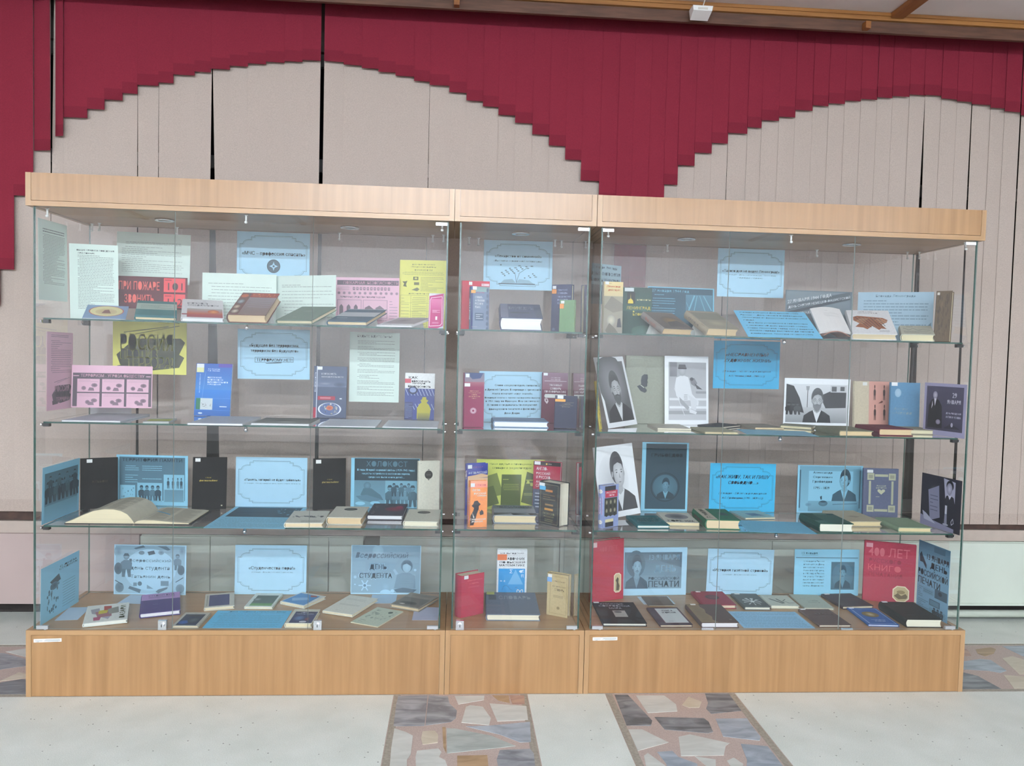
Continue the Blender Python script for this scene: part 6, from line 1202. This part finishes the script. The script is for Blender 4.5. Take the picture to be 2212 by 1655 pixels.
lie('G2', [(465,1015),(820,1017),(600,890),(240,902)], 3, 'dark green book with bright white page edges on the third shelf', '1f4d40', 'f2f0dc', 95, Rr(.35,.0,.75,.14,'3c6a5c') + Rr(0,.72,.3,.95,'3c6a5c') + G(.3,.15,1,.95,'1f4d3c','26584a'), yaw=.25, spine=Rr(0,0,1,1,'1c4650') + Rr(.1,.2,.9,.45,'16343c'))
lie('G2', [(810,992),(1105,1000),(850,862),(460,856)], 3, 'beige book with a faint blind stamp, beside the dark green one', 'b8ad94', 'e0c684', 58, Pg([(.3,.55),(.5,.5),(.7,.58),(.5,.66)],'9a8f7a'), yaw=.3, asig=.3)
lie('G2', [(1325,1062),(1665,1060),(1420,935),(1055,945)], 3, 'pale green clothbound book with a line border, before the right corner print', '8fa488', 'e2c888', 54, [('w', [(.06,.06),(.94,.06),(.94,.94),(.06,.94)],'768c70',.012)] + [('w', [(.12,.12),(.88,.12),(.88,.88),(.12,.88)],'7f957a',.008)], yaw=.3)

# ---------------------------------------------------------------- right case, floor
stand('H1', [(112,155),(440,112),(435,770),(100,790)], 4, 'large worn red book standing at the left end, with an octagonal picture', 'b03446', 'c9b894', 30, [('p', [(.68,.60),(.74,.565),(.86,.565),(.92,.60),(.92,.85),(.86,.885),(.74,.885),(.68,.85)], 'e6dfc6')] + [('p', [(.70,.61),(.75,.58),(.85,.58),(.90,.61),(.90,.84),(.85,.87),(.75,.87),(.70,.84)], 'c9b88c')] + Pg([(.76,.85),(.77,.72),(.74,.68),(.8,.63),(.84,.66),(.83,.72),(.87,.78),(.85,.85)],'4c4434') + T('400 ЛЕТ', .2,.1,.8,.18,'b84454') + Rr(0,.02,.12,.1,'d8b8b8'), y=.10, yaw=.45, lean=.03, group=GB)
sheet('H1', [(448,212),(1112,212),(1105,722),(442,718)], 'stand', 4, 'light blue press day poster with a grey portrait and four heading lines', BLUE, G(.02,.10,.92,.86,.42,.66) + Pg([(.4,.10),(.92,.10),(.92,.42),(.6,.30)],.38) + mp(E(.45,.30,.40,.38,.28,.4) + bust(.22,.82,.3,None,False,.4,.6,moust=.3),.03,.12,.40,.86) + T('13 ЯНВАРЯ', .405,.15,.88,.26,.92,1) + T('ДЕНЬ', .49,.37,.83,.535,1,1) + T('РОССИЙСКОЙ', .40,.60,.885,.68,.35,1) + T('ПЕЧАТИ', .40,.70,.885,.83,.25,1) + Rr(.04,.835,.40,.842,.3), A4L, y=.36, lean=.06, ink='1e2a34', name='poster', cat='poster')
sign('H1', [(1350,232),(2085,275),(2040,720),(1335,690)], 'light blue framed title card standing slightly crooked on the case floor', BLUE, T('«История газетной строкой»', .08,.43,.92,.51,.22,1), T('(13 января – День российской печати)', .24,.55,.75,.58,.62), mode='stand', row=4, y=.36, lean=.06, roll=.04)
sheet('H2', [(188,240),(885,238),(875,740),(170,720)], 'stand', 4, 'light blue press day sheet with a typed list and an oval portrait', SKY, T('13 января', .11,.06,.35,.12,.3) + Rr(.11,.125,.36,.13,.4) + Rr(.02,.175,.98,.19,.4) + [o for k, s in enumerate(('13 января в России','отмечается День','российской печати.','Именно в этот день','в 1703 году в России','по указу Петра I','вышел в свет первый','номер российской','газеты «Ведомости»')) for o in T(s, .14,.24+.066*k,.46,.285+.066*k,.35)] + Rr(.57,.27,.93,.87,.35) + E(.75,.57,.165,.285,.5,.42,26) + mp(bust(.18,.75,.15,None,False,-.3,.6,moust=.2),.62,.32,.88,.84), A4L, y=.37, lean=.05, ink='16303e', name='poster', cat='poster')
stand('H2', [(955,125),(1530,205),(1480,805),(915,760)], 4, 'large red anniversary book with faint title and an octagonal stamp', 'a8344a', 'b89a78', 16, T('400 ЛЕТ', .08,.09,.88,.24,'c4606c') + T('РУССКОГО', .1,.28,.72,.35,'8a2238') + T('КНИГО', .08,.38,.72,.48,'c85a64') + T('ПЕЧАТАНИЯ', .1,.51,.75,.58,'8a2238') + [('p', [(.58,.76),(.66,.70),(.82,.70),(.90,.76),(.90,.90),(.82,.96),(.66,.96),(.58,.90)], 'e0d6b8')] + [('p', [(.60,.77),(.67,.715),(.81,.715),(.88,.77),(.88,.89),(.81,.945),(.67,.945),(.60,.89)], 'b9a87c')] + Pg([(.61,.87),(.68,.82),(.75,.86),(.83,.82),(.87,.86),(.85,.90),(.7,.92)],'6a5a40') + E(.74,.80,.08,.03,'8a7850'), sticker=(.03,.03,.16,.10,'c88a94'), y=.24, yaw=-.3, lean=.05, group=GB)
sheet('H2', [(1540,120),(1885,265),(1840,1020),(1500,870)], 'stand', 4, 'light blue press day poster of newspaper scraps at the right corner', '7fb0cc', G(0,0,1,.2,.6,.8) + T('13 ЯНВАРЯ', .28,.155,.97,.235,.1,1) + T('ДЕНЬ', .40,.26,.93,.36,.08,1) + T('РОССИЙСКОЙ', .02,.37,.96,.48,.1,1) + T('ПЕЧАТИ', .03,.51,.74,.605,.08,1) + Pg([(.04,.20),(.10,.15),(.14,.2),(.28,.32),(.28,.38),(.16,.30),(.06,.30)],.15) + Rr(.5,.02,.85,.10,.5) + Ln(.05,.04,.45,.10,3,.5) + Rr(.2,.64,.55,.72,.9) + Ln(.22,.66,.52,.71,2,.4) + Rr(.58,.60,.97,.73,.45) + E(.75,.65,.06,.03,.2) + Ln(.04,.64,.2,.8,6,.45) + Rr(.42,.77,.76,.86,.55) + Rr(.45,.785,.72,.845,.75) + Ln(.04,.82,.4,.97,6,.4) + Ln(.42,.89,.95,.97,4,.45) + mp(people([.2,.45,.7],.1,1,.15,.4),.5,.86,.95,.99), y=.13, yaw=-.85, lean=.05, ink='142430', name='poster', cat='poster', size=(.22,.30), tol=.07)
lie('H1', [(215,1045),(690,1037),(545,795),(105,815)], 4, 'large black book with a small pale seal plate and white title', '100f14', 'e9e9dc', 36, T('КНИЖНЫЕ', .16,.06,.72,.13,'b0aeb6') + T('СОКРОВИЩА', .1,.16,.86,.24,'b0aeb6') + T('МИРА', .32,.27,.62,.34,'b0aeb6') + Rr(.36,.42,.66,.72,'a8a49c') + E(.48,.49,.09,.05,'4c4a4c') + Ln(.4,.58,.6,.66,2,'8a877e'), yaw=.15, aspect=1.2, sticker=(.01,.01,.14,.05,'dfdfe0'))
lie('H1', [(700,857),(985,850),(900,715),(625,720)], 4, 'small brown paperback behind the framed cover book', '75655a', 'cbb994', 8, G(.02,.05,1,1,'7a6a5c','6d5c50') + Ln(.3,.5,.7,.6,2,'5c4d44'), yaw=.2, soft=True, raise_=.0016, dy=-.012, aspect=1.0, asig=.08)
flat('H1', [(650,817),(1000,815),(900,722),(575,728)], 4, 'blank white sheet lying under the small brown paperback', 'c3d0d8', (), y=.22, dy=-.012)
lie('H1', [(838,1060),(1190,1057),(1020,860),(690,868)], 4, 'brown book with a white framed title label on the cover', '50404a', 'd8bf94', 27, Rr(.2,.06,.96,.90,'8a5a64') + Rr(.22,.07,.94,.885,'d5d8d6') + T('КНИГА', .4,.15,.75,.24,'55525a',1) + T('И ВРЕМЯ', .36,.27,.8,.35,'55525a',1) + Ln(.35,.78,.8,.82,1,'7a7880'), yaw=.2, spine=Rr(0,0,1,1,'48404c'))
lie('H1', [(1285,1037),(1690,1025),(1490,830),(1115,832)], 4, 'thick brown book with a tan leather spine strip', '5a4440', 'eceaf0', 60, [('p', [(0,0),(.36,0),(.33,.15),(.40,.3),(.34,.5),(.42,.7),(.36,.85),(.45,1),(0,1)], '8a7355')] + E(.85,.85,.04,.03,'756058') + Ln(.1,.1,.3,.9,9,'7a6448',.4), yaw=.2, spine=Rr(0,0,1,1,'846e52'), sticker=(.12,.0,.26,.05,'d6d2c8'))
lie('H1', [(1300,842),(1672,832),(1500,688),(1185,697)], 4, 'red clothbound book with a dark stamped emblem lying under the crooked card', '94253c', 'e0c9a4', 46, E(.48,.45,.22,.16,'4c1a28') + E(.48,.45,.14,.1,'6a2030'), yaw=.15, sticker=(.12,.0,.27,.07,'e2d6d8'))
lie('H1', [(1757,867),(2035,865),(1880,705),(1605,712)], 4, 'grey book with a white flower sprig on its cover', '5a605f', 'ece8d4', 40, [o for k in range(9) for o in Pg([(.5,.62),(.5+.34*math.cos(k*.7)-.04,.62+.26*math.sin(k*.7)),(.5+.36*math.cos(k*.7+.25),.62+.27*math.sin(k*.7+.25))],'c9cec8')] + E(.5,.62,.08,.07,'dfe3de'), yaw=.2, sticker=(.1,.0,.3,.07,'d2d6d4'))
lie(['H1','H2','H2','H1'], [(2065,867),(215,868),(125,712),(1895,715)], 4, 'cream book with two bold black strokes on the cover', 'c9ccbc', 'f0ead0', 32, Pg([(.15,.35),(.22,.35),(.55,.78),(.48,.80)],'4f5450') + Pg([(.4,.35),(.46,.35),(.6,.75),(.54,.76)],'5a5f5a') + [('w', [(.75,.4),(.6,.55),(.75,.75),(.95,.72)],'4f5450',.03,0)] + Ln(.1,.1,.5,.16,1,'9a9d90'), yaw=.15, y=.26, aspect=1.2, asig=.08)
lie('H2', [(290,862),(645,925),(420,718),(150,722)], 4, 'pale grey green book half hidden behind the plain brown one', 'b5bbaa', 'dcd4b8', 20, Ln(.2,.3,.8,.34,1,'8d9484') + T('Слово', .4,.42,.75,.50,'8d9484') + T('книга', .35,.55,.75,.63,'8d9484'), yaw=.2, asig=.1, aspect=1.05, dy=.01)
lie('H2', [(460,1075),(795,1073),(560,860),(220,870)], 4, 'plain brown book with one white line of lettering', '604a46', 'e9dcc0', 26, T('И.Д. Сытин', .35,.28,.85,.36,'d8cfcc',1), yaw=.3, aspect=1.3, asig=.08, sticker=(.05,.0,.2,.05,'d8d4d2'))
lie('H2', [(745,912),(1050,855),(835,710),(485,716)], 4, 'dark brown book lying between the oval portrait sheet and the blue one', '43363c', 'dccba0', 36, Ln(.5,.4,.9,.6,2,'5a3238'), yaw=.25, asig=.1, aspect=1.3, dy=.02, sticker=(.08,.0,.24,.06,'d6d2d4'))
lie('H2', [(985,1080),(1320,1072),(1070,840),(755,857)], 4, 'blue book with a white line frame and a gilt portrait medallion', '2f63a8', 'e4ecf2', 22, [('w', [(.08,.05),(.94,.05),(.94,.95),(.08,.95)],'a9c4e2',.022)] + Ln(.3,.11,.62,.15,1,'8fb2da') + E(.5,.40,.27,.17,'8a7a44','6d6038') + E(.5,.40,.14,.12,'c3b890','8a7a44') + T('КНИГОИЗДАТЕЛЬ', .3,.70,.75,.745,'b9d0ea') + T('ФЁДОРОВ', .36,.775,.7,.82,'b9d0ea'), yaw=.3, aspect=1.35, asig=.08, sticker=(.03,.0,.2,.05,'dfe3ea'))
lie('H2', [(1410,1005),(1782,995),(1480,800),(1100,802)], 4, 'thick black book with cream page edges at the front right corner', '0c0c10', 'f0ecd2', 92, Ln(.2,.2,.8,.24,1,'3a3a42') + Ln(.2,.75,.8,.79,1,'34343c'), yaw=.35, sticker=(.05,.0,.2,.05,'d2d4da'))
flat(['H1','H2','H2','H1'], [(1730,1108),(410,1110),(180,910),(1580,905)], 4, 'light blue typed sheet lying flat on the right case floor', '9accea', Ln(.04,.05,.97,.95,14,.45,.35,17), y=.05, size=(.28,.21), tol=.06, ink='1d4a66')

# ---------------------------------------------------------------- the two open books
def strip_mesh(name, prof_top, prof_bot, y0, y1, mt, parent, skew=0.0):
    """a solid between two x-z profiles, run from y0 to y1"""
    n = len(prof_top)
    V = []
    for y, s in ((y0, 0), (y1, skew)):
        V += [(x + s, y, z) for x, z in prof_top] + [(x + s, y, z) for x, z in prof_bot]
    F = []
    for k in range(n - 1):
        F += [(k, k + 1, 2 * n + k + 1, 2 * n + k), (n + k + 1, n + k, 3 * n + k, 3 * n + k + 1), (k + 1, k, n + k, n + k + 1), (2 * n + k, 2 * n + k + 1, 3 * n + k + 1, 3 * n + k)]
    F += [(0, 2 * n, 3 * n, n), (n - 1, 2 * n - 1, 4 * n - 1, 3 * n - 1)]
    return mesh_obj(name, V, F, mt if isinstance(mt, list) else [mt], parent, ([0] * 0 + [i for k in range(n - 1) for i in (1, 0, 0, 0)] + [0, 0]) if isinstance(mt, list) else None)
def open_book():
    z0 = SHELF[2] + .0008
    A, B = on_z(*px('C1', 375, 976), z0), on_z(*px('C1', 1602, 1000), z0)
    A[1] = max(A[1], .065)
    W = B[0] - A[0]
    t = tag(empty('open_book', Matrix.Translation((A[0], A[1], z0))), 'thick open book with cream pages and a blue ribbon marker', 'book', GB)
    D = .24
    c = lambda x: x * W
    # left leaf block rises to a round back and drops into the gutter
    lt = [(0, .006), (.06, .016), (.14, .034), (.22, .049), (.30, .056), (.38, .056), (.44, .050), (.49, .038), (.525, .020), (.545, .006)]
    rt = [(.548, .006), (.57, .013), (.62, .017), (.70, .016), (.80, .012), (.90, .0085), (.985, .0065)]
    box('cover', -.003, W * .53, -.003, D + .003, 0, .003, plain('2a2624', .5), t)
    box('cover', W * .55, W + .003, -.003, D + .003, 0, .003, plain('2a2624', .5), t)
    page = [pages_mat('e3d3a6'), plain('cdc6b0', .8, var=.03, scale=40)]
    for nm, pr in (('page_block', lt), ('page_block', rt)):
        top = [(c(x), z) for x, z in pr]
        bot = [(c(x), .0032 if i not in (0,) else .0032) for i, (x, z) in enumerate(pr)]
        strip_mesh(nm, top, bot, 0, D, page, t)
    # printed columns that follow the curve of the leaves
    def zat(pr, x):
        for (a, za), (b_, zb) in zip(pr[:-1], pr[1:]):
            if a <= x <= b_: return za + (zb - za) * (x - a) / (b_ - a)
        return pr[-1][1]
    r = random.Random(6)
    V, F = [], []
    for pr, cols in ((lt, ((.10, .26), (.29, .43))), (rt, ((.60, .76), (.79, .95)))):
        for a, b_ in cols:
            for k in range(34):
                y = .02 + k * .0062
                e = b_ - (r.uniform(.02, .09) if r.random() < .2 else 0)
                m_ = 5
                i0 = len(V)
                for j in range(m_ + 1):
                    x = a + (e - a) * j / m_
                    for yy in (y, y + .0024):
                        V.append((c(x), yy, zat(pr, x) + .0004))
                for j in range(m_):
                    F.append((i0 + 2 * j, i0 + 2 * j + 2, i0 + 2 * j + 3, i0 + 2 * j + 1))
    mesh_obj('print', V, F, [plain('96907f', .8, var=0)], t)
    V = []
    for j in range(9):
        x = .60 + .15 * j / 8
        y = .155 - .05 * j / 8
        for yy in (y, y + .009):
            V.append((c(x), yy, zat(rt, x) + .0009))
    mesh_obj('ribbon_marker', V, [(2 * j, 2 * j + 2, 2 * j + 3, 2 * j + 1) for j in range(8)], [plain('5fb0d8', .6, var=0)], t)
open_book()
def curled_book():
    # a hardback lying on its back, the left leaves fanned upright and its brown boards curving under them
    q = [px('E2', *a) for a in ((325, 1000), (690, 892), (775, 1165), (478, 1205))]
    p = fit(q, [on_y(q[3][0], q[3][1], .10)[0], .10, SHELF[0] + .012, .1, .75, 0, .13, .17], [1, .01, .004, .25, .3, 0, .03, .03], 'white page book')
    t = tag(empty('open_book', pose(p)), 'open hardback with a blank white leaf raised above brown boards', 'book', GB)
    W, H = p[6], p[7]
    n = 8
    top = [(W * k / n, .010 * math.sin(PI * k / n) + .002) for k in range(n + 1)]
    bot = [(x, z - .009) for x, z in top]
    strip_mesh('page_block', top, bot, 0, H, [pages_mat('eeebe6'), plain('e2dedb', .8, var=.02, scale=40)], t)
    ops = Ln(.42, .14, .70, .17, 1, 'a8a4a2') + Ln(.35, .24, .85, .42, 5, 'b4b0ae', .3)
    d = draw('print', ops, W, H, t)
    for v in d.data.vertices:
        v.co.z += .010 * math.sin(PI * v.co.x / W) + .0022
    # boards in world space: a low arch from the leaf down to the shelf edge
    M = pose(p).inverted()
    z0 = SHELF[0] + .0006
    a0, u0 = Vector(p[:3]), Vector(basis(p)[0])
    V, F = [], []
    m_ = 10
    for j in range(m_ + 1):
        s = j / m_
        P = a0 + u0 * (W * (s * .84 + .08))
        zt = z0 + .006 + .026 * math.sin(PI * (.12 + .80 * s)) 
        for dy, z in ((-.004, zt - .003), (-.004, zt), (.10, zt), (.10, zt - .003)):
            w = Vector((P.x, P.y + dy - .012, z))
            V.append(tuple(M @ w))
    for j in range(m_):
        for k in range(4):
            F.append((4 * j + k, 4 * j + (k + 1) % 4, 4 * j + 4 + (k + 1) % 4, 4 * j + 4 + k))
    F += [(0, 1, 2, 3), (4 * m_ + 3, 4 * m_ + 2, 4 * m_ + 1, 4 * m_)]
    mesh_obj('cover', V, F, [plain('8a5138', .3)], t)
    V2 = []
    for s0, s1 in ((.0, 1.0),):
        b0, b1 = a0 + u0 * (W * .12), a0 + u0 * (W * .88)
        for P in (b0, b1):
            for dy, z in ((-.012, z0), (.09, z0), (.09, z0 + .0028), (-.012, z0 + .0028)):
                V2.append(tuple(M @ Vector((P.x, P.y + dy, z))))
    mesh_obj('cover', V2, [(0, 1, 2, 3), (7, 6, 5, 4), (0, 4, 5, 1), (1, 5, 6, 2), (2, 6, 7, 3), (3, 7, 4, 0)], [plain('3d241c', .4)], t)
curled_book()
